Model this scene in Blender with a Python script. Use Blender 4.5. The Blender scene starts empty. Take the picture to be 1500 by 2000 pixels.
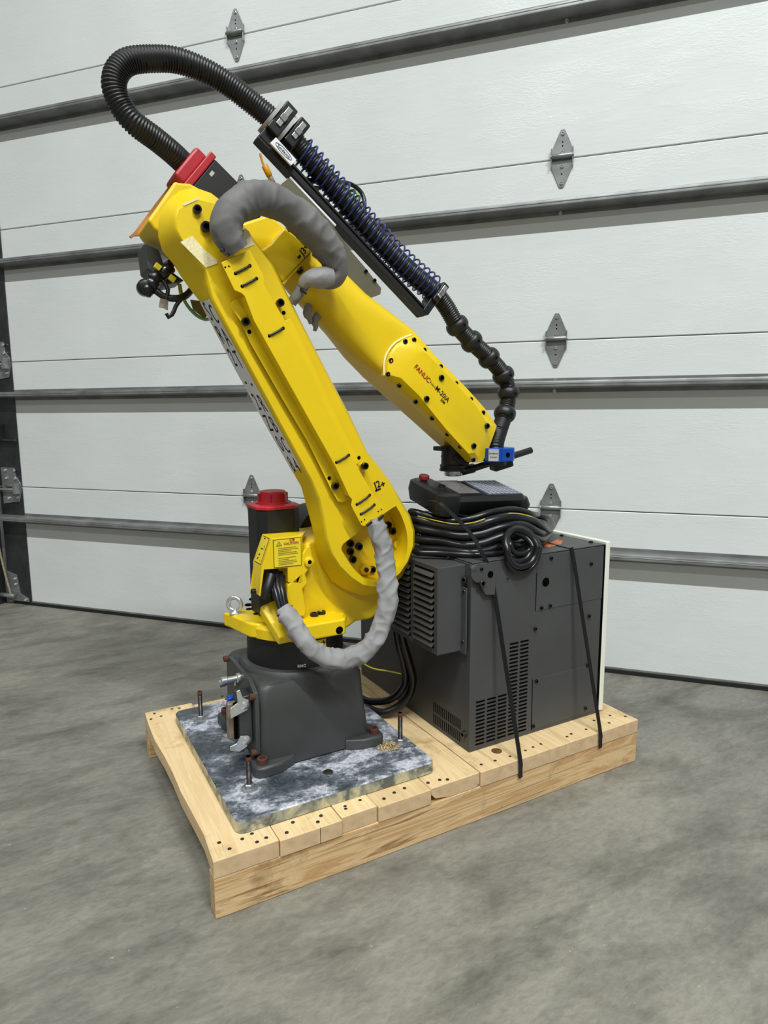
import bpy, bmesh, math, random
from mathutils import Vector, Matrix, noise as mnoise
random.seed(7)
sc = bpy.context.scene
COL = sc.collection
V = Vector
# ------------------------------------------------------------------ camera
F_PX, PITCH, ROLL, YAW = 1284.997, 0.14811, -0.005032, 1.057744
CAM = V((-0.280789, -1.189841, 0.994623))
fw = V((math.cos(YAW)*math.cos(PITCH), math.sin(YAW)*math.cos(PITCH), -math.sin(PITCH)))
rt = fw.cross(V((0, 0, 1))).normalized()
up = rt.cross(fw)
rt, up = rt*math.cos(ROLL)+up*math.sin(ROLL), -rt*math.sin(ROLL)+up*math.cos(ROLL)
cd = bpy.data.cameras.new('camera'); cam = bpy.data.objects.new('camera', cd); COL.objects.link(cam)
cd.sensor_fit = 'VERTICAL'; cd.sensor_height = 36; cd.lens = F_PX*36/2000; cd.clip_start = .05
cam.matrix_world = Matrix(((rt.x, up.x, -fw.x, CAM.x), (rt.y, up.y, -fw.y, CAM.y), (rt.z, up.z, -fw.z, CAM.z), (0, 0, 0, 1)))
sc.camera = cam
# ------------------------------------------------------------------ light
DANG, DDIST = -0.847983, 2.579078           # overhead door: direction along it, distance from the camera
DT = V((math.cos(DANG), math.sin(DANG), 0)); DN = V((-math.sin(DANG), math.cos(DANG), 0))
D0 = V((CAM.x, CAM.y, 0)) + DN*DDIST
w = bpy.data.worlds.new('room_light'); sc.world = w; w.use_nodes = True
w.node_tree.nodes['Background'].inputs[0].default_value = (1.0, 0.985, 0.93, 1)
w.node_tree.nodes['Background'].inputs[1].default_value = 0.25
def strip(u, off, z, power, length=2.4, width=.10):
    ld = bpy.data.lights.new('ceiling_strip', 'AREA'); ld.shape = 'RECTANGLE'; ld.size = length; ld.size_y = width
    ld.energy = power; ld.color = (0.95, 1.0, 0.985)
    o = bpy.data.objects.new('ceiling_strip_light', ld); COL.objects.link(o)
    o.location = D0 + DT*u - DN*off + V((0, 0, z)); o.rotation_euler = (0, 0, DANG)
for u, off, pw in ((-4.6, 4.6, 90), (-.3, 4.6, 400), (3.4, 4.6, 640)):
    strip(u, off, 7.0, pw)
for u, off, pw in ((.5, 9.0, 110), (4.0, 9.0, 190)):
    strip(u, off, 7.0, pw)
sc.view_settings.view_transform = 'Standard'
sc.view_settings.look = 'None'
sc.view_settings.gamma = 1.0
sc.view_settings.use_curve_mapping = False
sc.view_settings.exposure = -0.15
# ------------------------------------------------------------------ measuring helpers: a sight line met with a real plane
def _ray(px, py): return fw + rt*((px-750)/F_PX) - up*((py-1000)/F_PX)
def UY(px, py, y): d = _ray(px, py); return CAM + d*((y-CAM.y)/d.y)
def UX(px, py, x): d = _ray(px, py); return CAM + d*((x-CAM.x)/d.x)
def UZ(px, py, z): d = _ray(px, py); return CAM + d*((z-CAM.z)/d.z)
# ------------------------------------------------------------------ materials
def lin(c):
    r = []
    for v in c:
        v = v/255.; r.append(v/12.92 if v <= .04045 else ((v+.055)/1.055)**2.4)
    return (*r, 1)
MAT = {}
class NT:
    def __init__(s, name):
        m = bpy.data.materials.new(name); m.use_nodes = True; s.m = m; s.t = m.node_tree; s.b = s.t.nodes['Principled BSDF']; MAT[name] = m
    def n(s, typ, **kw):
        x = s.t.nodes.new(typ)
        for k, v in kw.items():
            if isinstance(k, str) and hasattr(x, k): setattr(x, k, v)
        return x
    def l(s, a, b): s.t.links.new(a, b)
    def coord(s, scale=(1, 1, 1), rot=(0, 0, 0), rnd=False):
        tc = s.n('ShaderNodeTexCoord'); mp = s.n('ShaderNodeMapping'); mp.inputs['Scale'].default_value = scale; mp.inputs['Rotation'].default_value = rot
        s.l(tc.outputs['Object'], mp.inputs['Vector'])
        if rnd:
            oi = s.n('ShaderNodeObjectInfo'); mu = s.n('ShaderNodeMath', operation='MULTIPLY'); mu.inputs[1].default_value = 37.0
            s.l(oi.outputs['Random'], mu.inputs[0]); cb = s.n('ShaderNodeCombineXYZ')
            for i in range(3): s.l(mu.outputs[0], cb.inputs[i])
            s.l(cb.outputs[0], mp.inputs['Location'])
        return mp.outputs['Vector']
    def noise(s, vec, scale, detail=4, rough=.55, dist=0):
        x = s.n('ShaderNodeTexNoise'); x.inputs['Scale'].default_value = scale; x.inputs['Detail'].default_value = detail
        x.inputs['Roughness'].default_value = rough; x.inputs['Distortion'].default_value = dist; s.l(vec, x.inputs['Vector']); return x.outputs['Fac']
    def ramp(s, fac, stops):
        x = s.n('ShaderNodeValToRGB'); e = x.color_ramp.elements
        while len(e) < len(stops): e.new(.5)
        for el, (p, c) in zip(e, stops): el.position = p; el.color = lin(c) if len(c) == 3 else c
        s.l(fac, x.inputs['Fac']); return x.outputs['Color']
    def mix(s, a, b, fac, mode='MIX'):
        x = s.n('ShaderNodeMix', data_type='RGBA', blend_type=mode)
        for v, i in ((a, 6), (b, 7)):
            if isinstance(v, tuple): x.inputs[i].default_value = v
            else: s.l(v, x.inputs[i])
        if isinstance(fac, float): x.inputs[0].default_value = fac
        else: s.l(fac, x.inputs[0])
        return x.outputs[2]
    def bump(s, fac, strength, dist=.001, prev=None):
        x = s.n('ShaderNodeBump'); x.inputs['Strength'].default_value = strength; x.inputs['Distance'].default_value = dist
        s.l(fac, x.inputs['Height'])
        if prev is not None: s.l(prev, x.inputs['Normal'])
        s.l(x.outputs[0], s.b.inputs['Normal']); return x.outputs[0]
    def set(s, col=None, rough=None, metal=None):
        if col is not None:
            if isinstance(col, tuple): s.b.inputs['Base Color'].default_value = lin(col) if len(col) == 3 else col
            else: s.l(col, s.b.inputs['Base Color'])
        if rough is not None:
            if isinstance(rough, float): s.b.inputs['Roughness'].default_value = rough
            else: s.l(rough, s.b.inputs['Roughness'])
        if metal is not None: s.b.inputs['Metallic'].default_value = metal
        return s.m
def plain(name, col, rough=.5, metal=0., var=.10, scale=18, bump=0., bscale=300):
    k = NT(name); v = k.coord()
    c2 = tuple(max(0, int(x*(1-var))) for x in col)
    k.set(k.ramp(k.noise(v, scale), [(.3, c2), (.7, col)]), rough, metal)
    if bump: k.bump(k.noise(v, bscale, 2), bump, .0006)
    return k.m
plain('yellow', (228, 194, 13), .42, 0, .05, 6, .25, 220)
plain('yellow_smooth', (229, 195, 16), .36, 0, .04, 6, .08, 150)
plain('label_yellow', (228, 205, 40), .4, 0, .03)
plain('speckled_label', (250, 238, 186), .4, 0, .16, 260)
plain('cast_grey', (61, 62, 62), .48, 0, .12, 9, .35, 160)
plain('cabinet_grey', (70, 71, 72), .5, 0, .10, 5, .2, 260)
plain('black_plastic', (22, 23, 25), .42, 0, .2, 30)
plain('black_gloss', (14, 15, 17), .28, 0, .2, 12)
plain('black_paint', (18, 18, 19), .5, 0, .2, 20)
plain('rubber', (19, 19, 21), .42, 0, .15, 40)
plain('cable_black', (20, 21, 25), .3, 0, .2, 20)
plain('red_plastic', (172, 26, 38), .4, 0, .12, 12)
plain('red_dark', (120, 20, 26), .7, 0, .1)
plain('blue_wire', (36, 52, 120), .35, .2, .2, 30)
plain('blue_anodised', (22, 84, 190), .35, .35, .12, 20)
plain('silver', (214, 216, 217), .25, .75, .12, 40)
plain('zinc', (160, 163, 164), .34, .65, .22, 14)
plain('dark_zinc', (96, 99, 102), .42, .85, .35, 7)
plain('strut_zinc', (136, 138, 138), .40, .35, .25, 10)
plain('rust', (92, 50, 38), .8, 0, .35, 60, .4, 400)
plain('thread_steel', (110, 106, 104), .35, .9, .4, 60)
plain('white_paint', (226, 226, 214), .5, 0, .03)
plain('white_label', (226, 226, 230), .5, 0, .02)
plain('grey_label', (176, 174, 172), .5, 0, .03)
plain('print_black', (18, 17, 16), .6, 0, 0)
plain('print_red', (160, 34, 22), .6, 0, 0)
plain('print_faint', (120, 105, 28), .6, 0, 0)
plain('print_blue', (40, 38, 80), .6, 0, 0)
plain('hole_black', (3, 3, 3), .9, 0, 0); MAT['hole_black'].node_tree.nodes['Principled BSDF'].inputs['Specular IOR Level'].default_value = .05
plain('screen', (118, 112, 112), .12, 0, .15, 8)
plain('keypad', (64, 70, 92), .4, 0, .2, 10)
plain('key_light', (150, 155, 168), .45, 0, .1)
plain('wire_green', (122, 176, 96), .45, 0, .1)
plain('wire_yellow', (214, 196, 60), .45, 0, .1)
plain('orange_tape', (196, 110, 62), .6, 0, .2, 60)
plain('amber', (214, 152, 20), .4, 0, .2, 40)
plain('gasket_brown', (176, 116, 60), .6, 0, .2)
plain('rope', (168, 156, 128), .85, 0, .25, 120)
plain('plate_metal', (140, 136, 116), .35, .7, .12, 6)
plain('sealer_white', (232, 222, 170), .55, 0, .05)
plain('seal_black', (20, 19, 18), .8, 0, .2)
plain('jamb', (150, 152, 150), .6, 0, .1)
plain('tag_brown', (140, 124, 112), .5, 0, .3, 60)
k = NT('fabric'); v = k.coord()
k.set(k.ramp(k.noise(v, 9), [(.3, (122, 121, 122)), (.7, (148, 147, 148))]), .72)
b = k.bump(k.noise(v, 30, 4, .6, 1.0), .16, .003); k.bump(k.noise(v, 900, 2), .2, .0004, b)
k = NT('dark_fabric'); v = k.coord()  # darker grey version of the sleeve fabric, for the upper cable sleeve
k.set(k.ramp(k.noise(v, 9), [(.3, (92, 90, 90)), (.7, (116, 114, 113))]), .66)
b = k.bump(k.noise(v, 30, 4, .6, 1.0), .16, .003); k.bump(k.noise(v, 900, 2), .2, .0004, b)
k = NT('sawdust'); v = k.coord(); k.set(k.ramp(k.noise(v, 300), [(.3, (140, 112, 70)), (.7, (224, 200, 150))]), .9)
# overhead door: white enamel with horizontal embossed grain
k = NT('door_enamel'); v = k.coord((1, 1, 1)); g = k.coord((3.0, 1, 26)); g2 = k.coord((16, 1, 60))
k.set(k.ramp(k.noise(v, 2.2, 5), [(.3, (204, 207, 206)), (.7, (211, 214, 213))]), .34)
b = k.bump(k.noise(g, 2.2, 4, .6, .9), .16, .002)
pm = k.ramp(k.noise(k.coord((1.2, 1, 3.5)), 2.5, 3, .5), [(.40, (0, 0, 0)), (.62, (255, 255, 255))])
k.bump(k.mix((0, 0, 0, 1), k.noise(g2, 3.2, 4, .65, .5), pm), .75, .0012, b)
# concrete
k = NT('concrete'); v = k.coord(); s = k.coord((1.0, 2.2, 1), (0, 0, .5))
big = k.ramp(k.noise(v, 1.6, 6, .6, .6), [(.28, (120, 118, 110)), (.5, (135, 132, 123)), (.74, (148, 144, 133))])
stn = k.ramp(k.noise(s, 3.0, 8, .66, .25), [(.32, (150, 150, 147)), (.56, (255, 255, 255))])
c = k.mix(big, stn, .75, 'MULTIPLY')
spk = k.ramp(k.noise(v, 60, 3, .5), [(.72, (0, 0, 0)), (.78, (255, 255, 255))])
c = k.mix(c, lin((214, 211, 200)), k.mix((0, 0, 0, 1), spk, .35))
stz = k.ramp(k.noise(k.coord((1, 2.2, 1), (0, 0, -.35)), 34, 6, .75, .6), [(.35, (196, 195, 190)), (.62, (255, 255, 255))])
c = k.mix(c, stz, .6, 'MULTIPLY')
k.set(c, k.ramp(k.noise(v, 5, 5), [(.3, (.42, .42, .42, 1)), (.7, (.62, .62, .62, 1))]))
b = k.bump(k.noise(s, 30, 6, .65), .28, .004); k.bump(k.noise(v, 250, 3), .12, .001, b)
# timber
def wood(name, sc_grain, cols, dark, strength=.8, wave=2.0):
    k = NT(name); v = k.coord(sc_grain, rnd=True); o = k.coord((1, 1, 1), rnd=True)
    n1 = k.noise(v, 1.0, 5, .6, wave)
    c = k.ramp(n1, [(.25, cols[0]), (.42, cols[1]), (.55, cols[0]), (.66, cols[2]), (.8, cols[0])])
    stain = k.ramp(k.noise(o, 7, 5, .65, .3), [(.30, dark), (.46, (255, 255, 255))])
    c = k.mix(c, stain, strength, 'MULTIPLY')
    tint = k.n('ShaderNodeObjectInfo'); hs = k.n('ShaderNodeMapRange'); hs.inputs[3].default_value = .88; hs.inputs[4].default_value = 1.06
    k.l(tint.outputs['Random'], hs.inputs[0]); cc = k.n('ShaderNodeCombineXYZ')
    for i in range(3): k.l(hs.outputs[0], cc.inputs[i])
    c = k.mix(c, cc.outputs[0], 1.0, 'MULTIPLY')
    k.set(c, .68); k.bump(n1, .18, .002); return k.m
wood('deck_wood', (26, 1.4, 26), ((226, 199, 154), (215, 184, 136), (202, 169, 120)), (186, 166, 138), .7)
wood('stringer_wood', (.9, 14, 14), ((214, 184, 138), (182, 142, 94), (142, 104, 64)), (160, 146, 124), .8, 5.0)
plain('end_grain', (206, 176, 138), .75, 0, .12, 40)
plain('nail', (70, 66, 60), .5, .6, .3, 50)
plain('knot', (120, 78, 40), .7, 0, .4, 60)
k = NT('plate_steel'); v = k.coord(); s = k.coord((1, 1.5, 1), (0, 0, .7))
m1 = k.noise(s, 6.0, 10, .74, .25)
c = k.ramp(m1, [(.42, (80, 86, 93)), (.50, (118, 124, 133)), (.56, (204, 205, 216)), (.68, (220, 220, 232))])
scr = k.ramp(k.noise(v, 45, 6, .7, 1.5), [(.38, (120, 124, 130)), (.55, (255, 255, 255))])
c = k.mix(c, scr, .65, 'MULTIPLY')
k.set(c, k.ramp(m1, [(.4, (.3, .3, .3, 1)), (.55, (.7, .7, .7, 1))]), .35); k.bump(m1, .2, .0015)
k = NT('plate_edge'); v = k.coord(); k.set(k.ramp(k.noise(v, 24, 5, .6, .6), [(.4, (100, 108, 108)), (.5, (150, 156, 150)), (.62, (196, 194, 170))]), .4, .5)
# ------------------------------------------------------------------ mesh helpers
WL = {}
def finish(o, mat, parent, c):
    o.data.materials.clear()
    for m in (mat if isinstance(mat, (list, tuple)) else [mat]): o.data.materials.append(MAT[m])
    COL.objects.link(o)
    base = V((0, 0, 0))
    if parent is not None: o.parent = parent; base = WL.get(parent.name, V((0, 0, 0)))
    o.location = c - base; WL[o.name] = c.copy()
    return o
def mob(name, verts, faces, mat, parent=None, smooth=None, bevel=0, seg=2, fm=None):
    verts = [V(q) for q in verts]
    lo = V([min(q[i] for q in verts) for i in range(3)]); hi = V([max(q[i] for q in verts) for i in range(3)]); c = (lo+hi)/2
    if parent is None: c.z = lo.z
    me = bpy.data.meshes.new(name); me.from_pydata([q-c for q in verts], [], faces)
    bm = bmesh.new(); bm.from_mesh(me); bmesh.ops.recalc_face_normals(bm, faces=bm.faces); bm.to_mesh(me); bm.free()
    if fm: me.polygons.foreach_set('material_index', fm)
    if smooth is not None:
        me.polygons.foreach_set('use_smooth', [True]*len(me.polygons)); me.set_sharp_from_angle(angle=math.radians(smooth))
    o = finish(bpy.data.objects.new(name, me), mat, parent, c)
    if bevel:
        md = o.modifiers.new('bevel', 'BEVEL'); md.width = bevel; md.segments = seg; md.limit_method = 'ANGLE'; md.angle_limit = math.radians(28); md.harden_normals = True
        me.polygons.foreach_set('use_smooth', [True]*len(me.polygons))
    return o
def empty(name, loc, label, cat, group=None):
    o = bpy.data.objects.new(name, None); COL.objects.link(o); o.empty_display_size = .1
    o.location = loc; WL[o.name] = V(loc); o['label'] = label; o['category'] = cat
    if group: o['group'] = group
    return o
def tag(o, label, cat, group=None):
    o['label'] = label; o['category'] = cat
    if group: o['group'] = group
    return o
def box(name, a, b, mat, parent=None, bevel=.002, seg=2):
    x0, y0, z0 = a; x1, y1, z1 = b
    vs = [(x, y, z) for x in (x0, x1) for y in (y0, y1) for z in (z0, z1)]
    fs = [(0, 1, 3, 2), (4, 6, 7, 5), (0, 4, 5, 1), (2, 3, 7, 6), (0, 2, 6, 4), (1, 5, 7, 3)]
    return mob(name, vs, fs, mat, parent, None, bevel, seg)
def loft(name, rings, mat, parent=None, smooth=None, bevel=0, seg=2, caps=True):
    n = len(rings[0]); vs = [q for r in rings for q in r]; fs = []
    for i in range(len(rings)-1):
        for j in range(n): fs.append((i*n+j, i*n+(j+1) % n, (i+1)*n+(j+1) % n, (i+1)*n+j))
    if caps: fs.append(tuple(range(n))); fs.append(tuple((len(rings)-1)*n+j for j in range(n)))
    return mob(name, vs, fs, mat, parent, smooth, bevel, seg)
def prism(name, poly, y0, y1, mat, parent=None, bevel=.003, seg=2):
    """outline measured on the plane y0, carried back to y1"""
    f = [UY(a, b, y0) for a, b in poly]
    return loft(name, [f, [V((q.x, y1, q.z)) for q in f]], mat, parent, None, bevel, seg)
def frame(d, hint=V((0, 1, 0))):
    d = d.normalized(); a = hint - d*hint.dot(d)
    if a.length < 1e-4: a = V((1, 0, 0)) - d*d.x
    a.normalize(); return a, d.cross(a)
def obox(name, c, d, hd, ha, hb, mat, parent=None, bevel=.002, hint=V((0, 1, 0))):
    """box along d, half sizes hd (along d), ha (along hint), hb"""
    d = d.normalized(); a, b = frame(d, hint)
    vs = [c+d*s*hd+a*t*ha+b*u*hb for s in (-1, 1) for t in (-1, 1) for u in (-1, 1)]
    fs = [(0, 1, 3, 2), (4, 6, 7, 5), (0, 4, 5, 1), (2, 3, 7, 6), (0, 2, 6, 4), (1, 5, 7, 3)]
    return mob(name, vs, fs, mat, parent, None, bevel)
def lathe(name, c, d, prof, mat, parent=None, seg=32, smooth=35, bevel=0):
    """prof: (distance along d, radius)"""
    d = d.normalized(); a, b = frame(d); rings = []
    for t, r in prof:
        rings.append([c+d*t+(a*math.cos(2*math.pi*j/seg)+b*math.sin(2*math.pi*j/seg))*max(r, 1e-5) for j in range(seg)])
    return loft(name, rings, mat, parent, smooth, bevel)
def cyl(name, p0, p1, r, mat, parent=None, seg=24, ch=.1):
    d = p1-p0; L = d.length; e = min(r, L)*ch
    return lathe(name, p0, d, [(0, r-e), (e, r), (L-e, r), (L, r-e)], mat, parent, seg, 50)
def catmull(pts, n):
    out = []
    P = [2*pts[0]-pts[1]]+list(pts)+[2*pts[-1]-pts[-2]]
    for i in range(1, len(P)-2):
        for k in range(n):
            t = k/n; a, b, c, d = P[i-1], P[i], P[i+1], P[i+2]
            out.append(.5*((2*b)+(c-a)*t+(2*a-5*b+4*c-d)*t*t+(3*b-a-3*c+d)*t**3))
    out.append(pts[-1]); return out
def resample(path, step):
    L = [0]
    for i in range(1, len(path)): L.append(L[-1]+(path[i]-path[i-1]).length)
    n = max(2, int(round(L[-1]/step))); out = []; j = 0
    for i in range(n+1):
        s = L[-1]*i/n
        while j < len(L)-2 and L[j+1] < s: j += 1
        t = (s-L[j])/max(1e-9, L[j+1]-L[j]); out.append(path[j].lerp(path[j+1], t))
    return out, L[-1]
def sweep(name, path, rad, mat, parent=None, seg=12, closed=False, flat=None):
    """tube along path; rad(i, j, n) gives the radius; flat=(w,t) sweeps a rectangle"""
    n = len(path); rings = []; a = None
    for i in range(n):
        if closed: d = path[(i+1) % n]-path[i-1]
        else: d = path[min(i+1, n-1)]-path[max(i-1, 0)]
        d.normalize()
        if a is None: a, b = frame(d)
        a = a-d*a.dot(d); a.normalize(); b = d.cross(a)
        if flat: rings.append([path[i]+a*x*flat[0]+b*y*flat[1] for x, y in ((-1, -1), (1, -1), (1, 1), (-1, 1))])
        else: rings.append([path[i]+(a*math.cos(2*math.pi*j/seg)+b*math.sin(2*math.pi*j/seg))*rad(i, j, n) for j in range(seg)])
    if closed: rings.append(rings[0])
    return loft(name, rings, mat, parent, 60 if not flat else 40, caps=not closed)
def tube(name, pts, r, mat, parent=None, seg=12, step=.01, closed=False):
    if closed:
        p = list(pts); p = catmull([p[-1]]+p+[p[0], p[1]], 10)[10:-20]
        path, L = resample(p+[p[0]], step); path = path[:-1]
    else: path, L = resample(catmull(pts, 10), step)
    rr = r if callable(r) else (lambda i, j, n: r)
    return sweep(name, path, rr, mat, parent, seg, closed)
def corrugated(name, pts, r, mat, parent=None, pitch=.0062, depth=.0026, seg=20):
    path, L = resample(catmull(pts, 12), pitch/4)
    return sweep(name, path, lambda i, j, n: r-(depth if i % 4 in (2, 3) else 0), mat, parent, seg)
_bolt = {}
def bolt(c, d, r, h, mat, parent, name='bolt'):
    """socket head cap screw; all of one material share a mesh"""
    if mat not in _bolt:
        bm = bmesh.new(); S = 20
        prof = [(0, 1), (.9, 1), (1, .9), (1, .58)]
        rings = [[bm.verts.new((rr*math.cos(2*math.pi*j/S), rr*math.sin(2*math.pi*j/S), t)) for j in range(S)] for t, rr in prof]
        for i in range(3):
            for j in range(S): bm.faces.new((rings[i][j], rings[i][(j+1) % S], rings[i+1][(j+1) % S], rings[i+1][j]))
        inn = [bm.verts.new((.58*math.cos(2*math.pi*j/S), .58*math.sin(2*math.pi*j/S), .35)) for j in range(S)]
        fl = []
        for j in range(S): bm.faces.new((rings[3][j], rings[3][(j+1) % S], inn[(j+1) % S], inn[j])).material_index = 1
        bm.faces.new(inn).material_index = 1
        me = bpy.data.meshes.new('bolt'); bm.to_mesh(me); bm.free(); me.materials.append(MAT[mat]); me.materials.append(MAT['hole_black' if mat not in ('rust', 'silver', 'zinc') else mat])
        me.polygons.foreach_set('use_smooth', [True]*len(me.polygons)); me.set_sharp_from_angle(angle=math.radians(40)); _bolt[mat] = me
    o = bpy.data.objects.new(name, _bolt[mat]); COL.objects.link(o)
    o.parent = parent; o.location = c-WL[parent.name]; o.rotation_euler = d.to_track_quat('Z', 'Y').to_euler(); o.scale = (r, r, h)
    return o
def text(body, c, xd, yd, size, mat, parent, name='lettering', align='CENTER', bold=0., sx=1.):
    cu = bpy.data.curves.new(name, 'FONT'); cu.body = body; cu.size = size; cu.align_x = align; cu.align_y = 'CENTER'; cu.extrude = .0002; cu.offset = bold; cu.resolution_u = 3
    t = bpy.data.objects.new('t', cu); COL.objects.link(t); dg = bpy.context.evaluated_depsgraph_get()
    me = bpy.data.meshes.new_from_object(t.evaluated_get(dg)); bpy.data.objects.remove(t); bpy.data.curves.remove(cu)
    xd = xd.normalized(); yd = (yd-xd*yd.dot(xd)).normalized(); zd = xd.cross(yd)
    for q in me.vertices: q.co = xd*q.co.x*sx+yd*q.co.y+zd*q.co.z
    o = bpy.data.objects.new(name, me); return finish(o, mat, parent, V(c))
def struct(o): o['kind'] = 'structure'; return o
X, Y, Z = V((1, 0, 0)), V((0, 1, 0)), V((0, 0, 1))
# ================================================================== SETTING
fl = mob('floor', [(-12, -12, 0), (14, -12, 0), (14, 16, 0), (-12, 16, 0)], [(0, 1, 2, 3)], 'concrete'); struct(fl)
door = bpy.data.objects.new('door_1', None); COL.objects.link(door); struct(door)
door.location = D0; door.rotation_euler = (0, 0, DANG); WL['door_1'] = V((0, 0, 0))
SEC = .6303; UL, UR = -2.995, 2.6
for k in range(5):
    z0 = k*SEC+(.0015 if k else .016); z1 = (k+1)*SEC-.0015
    box('door_panel', (UL, 0, z0), (UR, .045, z1), 'door_enamel', door, .0035, 3)
    box('end_stile', (UL-.03, -.005, z0+.002), (-2.872, 0, z1-.002), 'dark_zinc', door, .001)
box('bottom_seal', (UL, -.006, .0), (UR, .04, .0165), 'seal_black', door, .002)
box('seal_retainer', (UL, -.004, .0165), (UR, .0, .024), 'strut_zinc', door, .0005)
def hat(zj):
    p = [(0, -.137), (-.0025, -.137), (-.0025, -.148), (-.062, -.150), (-.064, -.154), (-.064, -.170), (-.062, -.173), (-.0025, -.178), (-.0025, -.190), (0, -.190)]
    ring = lambda u: [V((u, a, zj+b)) for a, b in p]
    s = loft('strut', [ring(UL-.02), ring(UR)], 'strut_zinc', door, 30)
    b2 = [(-.0642, -.1585), (-.0652, -.1597), (-.0652, -.1610), (-.0642, -.1622)]
    loft('strut_rib', [[V((u, a, zj+b)) for a, b in b2] for u in (UL-.02, UR)], 'strut_zinc', s)
    for u in (-.2175, -1.5235, 1.0885):
        bolt(V((u, -.0025, zj-.1425)), -Y, .006, .005, 'silver', s); bolt(V((u, -.0025, zj-.184)), -Y, .007, .006, 'silver', s)
for k in (1, 2, 3, 4): hat(k*SEC)
def hinge(u, zj):
    out = []
    for s in (1, -1):
        pr = [(-.036, .006), (-.037, .03), (-.010, .092), (-.006, .0975), (.006, .0975), (.010, .092), (.037, .03), (.036, .006)]
        out.append([(u+a, zj+s*b) for a, b in pr])
    h = loft('hinge', [[V((a, -.0045, b)) for a, b in out[0]], [V((a, -.0005, b)) for a, b in out[0]]], 'zinc', door, None, .0008)
    loft('hinge_leaf', [[V((a, -.0045, b)) for a, b in out[1]], [V((a, -.0005, b)) for a, b in out[1]]], 'zinc', h, None, .0008)
    cyl('knuckle', V((u-.036, -.014, zj+.006)), V((u+.036, -.014, zj+.006)), .0085, 'zinc', h, 20)
    for s in (-1, 1):
        cyl('pin_end', V((u+s*.036, -.014, zj+.006)), V((u+s*.041, -.014, zj+.006)), .006, 'zinc', h, 16)
        box('ear', (u+s*.037-.0015, -.016, zj-.03), (u+s*.037+.0015, -.001, zj+.034), 'zinc', h, .001)
    for dz in (.083, .022, -.026, -.083): bolt(V((u, -.0045, zj+dz)), -Y, .0058, .005, 'silver', h, 'screw')
    for dz in (.042, .055, -.052): cyl('hole', V((u, -.0050, zj+dz)), V((u, -.0042, zj+dz)), .0028, 'hole_black', h, 12)
for u in (-1.5235, -.2175, 1.0885):
    for k in (1, 2, 3, 4): hinge(u, k*SEC)
for k in (1, 2, 3, 4):      # roller hinges on the end stile
    zj = k*SEC
    h = loft('roller_hinge', [[V((a, y, zj+b)) for a, b in ((-3.0, -.09), (-2.89, -.075), (-2.874, -.02), (-2.874, .02), (-2.90, .05), (-2.91, .10), (-3.0, .10))] for y in (-.010, -.005)], 'zinc', door, None, .001)
    cyl('roller_shaft', V((-3.07, -.028, zj-.012)), V((-2.885, -.028, zj-.012)), .007, 'zinc', h, 16)
    cyl('knuckle', V((-2.96, -.018, zj+.008)), V((-2.885, -.018, zj+.008)), .009, 'zinc', h, 16)
    box('roller_bracket', (-2.90, -.04, zj-.035), (-2.88, -.008, zj+.02), 'zinc', h, .003)
    for u, dz in ((-2.905, .085), (-2.97, .085), (-2.905, .045), (-2.965, .045), (-2.90, -.055), (-2.96, -.06)): bolt(V((u, -.010, zj+dz)), -Y, .007, .006, 'silver', h)
lk = box('slide_lock', (-3.03, -.045, .862), (-2.955, -.005, .955), 'dark_zinc', door, .003)
box('lock_bar', (-3.0, -.03, .866), (-2.868, -.014, .878), 'dark_zinc', lk, .002)
bolt(V((-2.965, -.045, .95)), -Y, .006, .006, 'silver', lk); bolt(V((-2.965, -.045, .872)), -Y, .006, .006, 'silver', lk)
tr = loft('roller_track', [[V((a, b, z)) for a, b in ((-3.052, .0), (-3.052, -.055), (-3.10, -.055), (-3.10, -.052), (-3.055, -.052), (-3.055, 0))] for z in (0, 3.2)], 'dark_zinc', door)
br = loft('bottom_bracket', [[V((a, y, b)) for a, b in ((-3.03, .02), (-2.885, .018), (-2.885, .035), (-2.94, .06), (-2.955, .16), (-3.03, .18))] for y in (-.012, -.005)], 'zinc', door, None, .001)
cyl('roller', V((-3.06, -.03, .05)), V((-2.96, -.03, .05)), .012, 'zinc', br, 16)
for u, dz in ((-2.965, .11), (-2.965, .14), (-2.905, .03)): bolt(V((u, -.012, dz)), -Y, .007, .006, 'silver', br)
tube('lift_cable', [V((-2.985, -.03, .055)), V((-3.01, -.045, .25)), V((-3.035, -.055, .5)), V((-3.055, -.06, .8)), V((-3.07, -.06, 1.3))], .0055, 'rope', door, 8, .02)
wl = [D0+DT*a+DN*b for a, b in ((-14, .06), (-3.03, .06), (-3.03, .2), (-14, .2))]
struct(loft('wall_left', [[q+Z*0 for q in wl], [q+Z*5.2 for q in wl]], 'jamb'))
wl = [D0+DT*a+DN*b for a, b in ((2.62, -.02), (6, -.02), (6, .2), (2.62, .2))]
struct(loft('wall_right', [[q+Z*0 for q in wl], [q+Z*5.2 for q in wl]], 'jamb'))
wl = [D0+DT*a+DN*b for a, b in ((-3.03, .06), (2.62, .06), (2.62, .2), (-3.03, .2))]
struct(loft('wall_back', [[q+Z*3.16 for q in wl], [q+Z*5.2 for q in wl]], 'jamb'))
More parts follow.
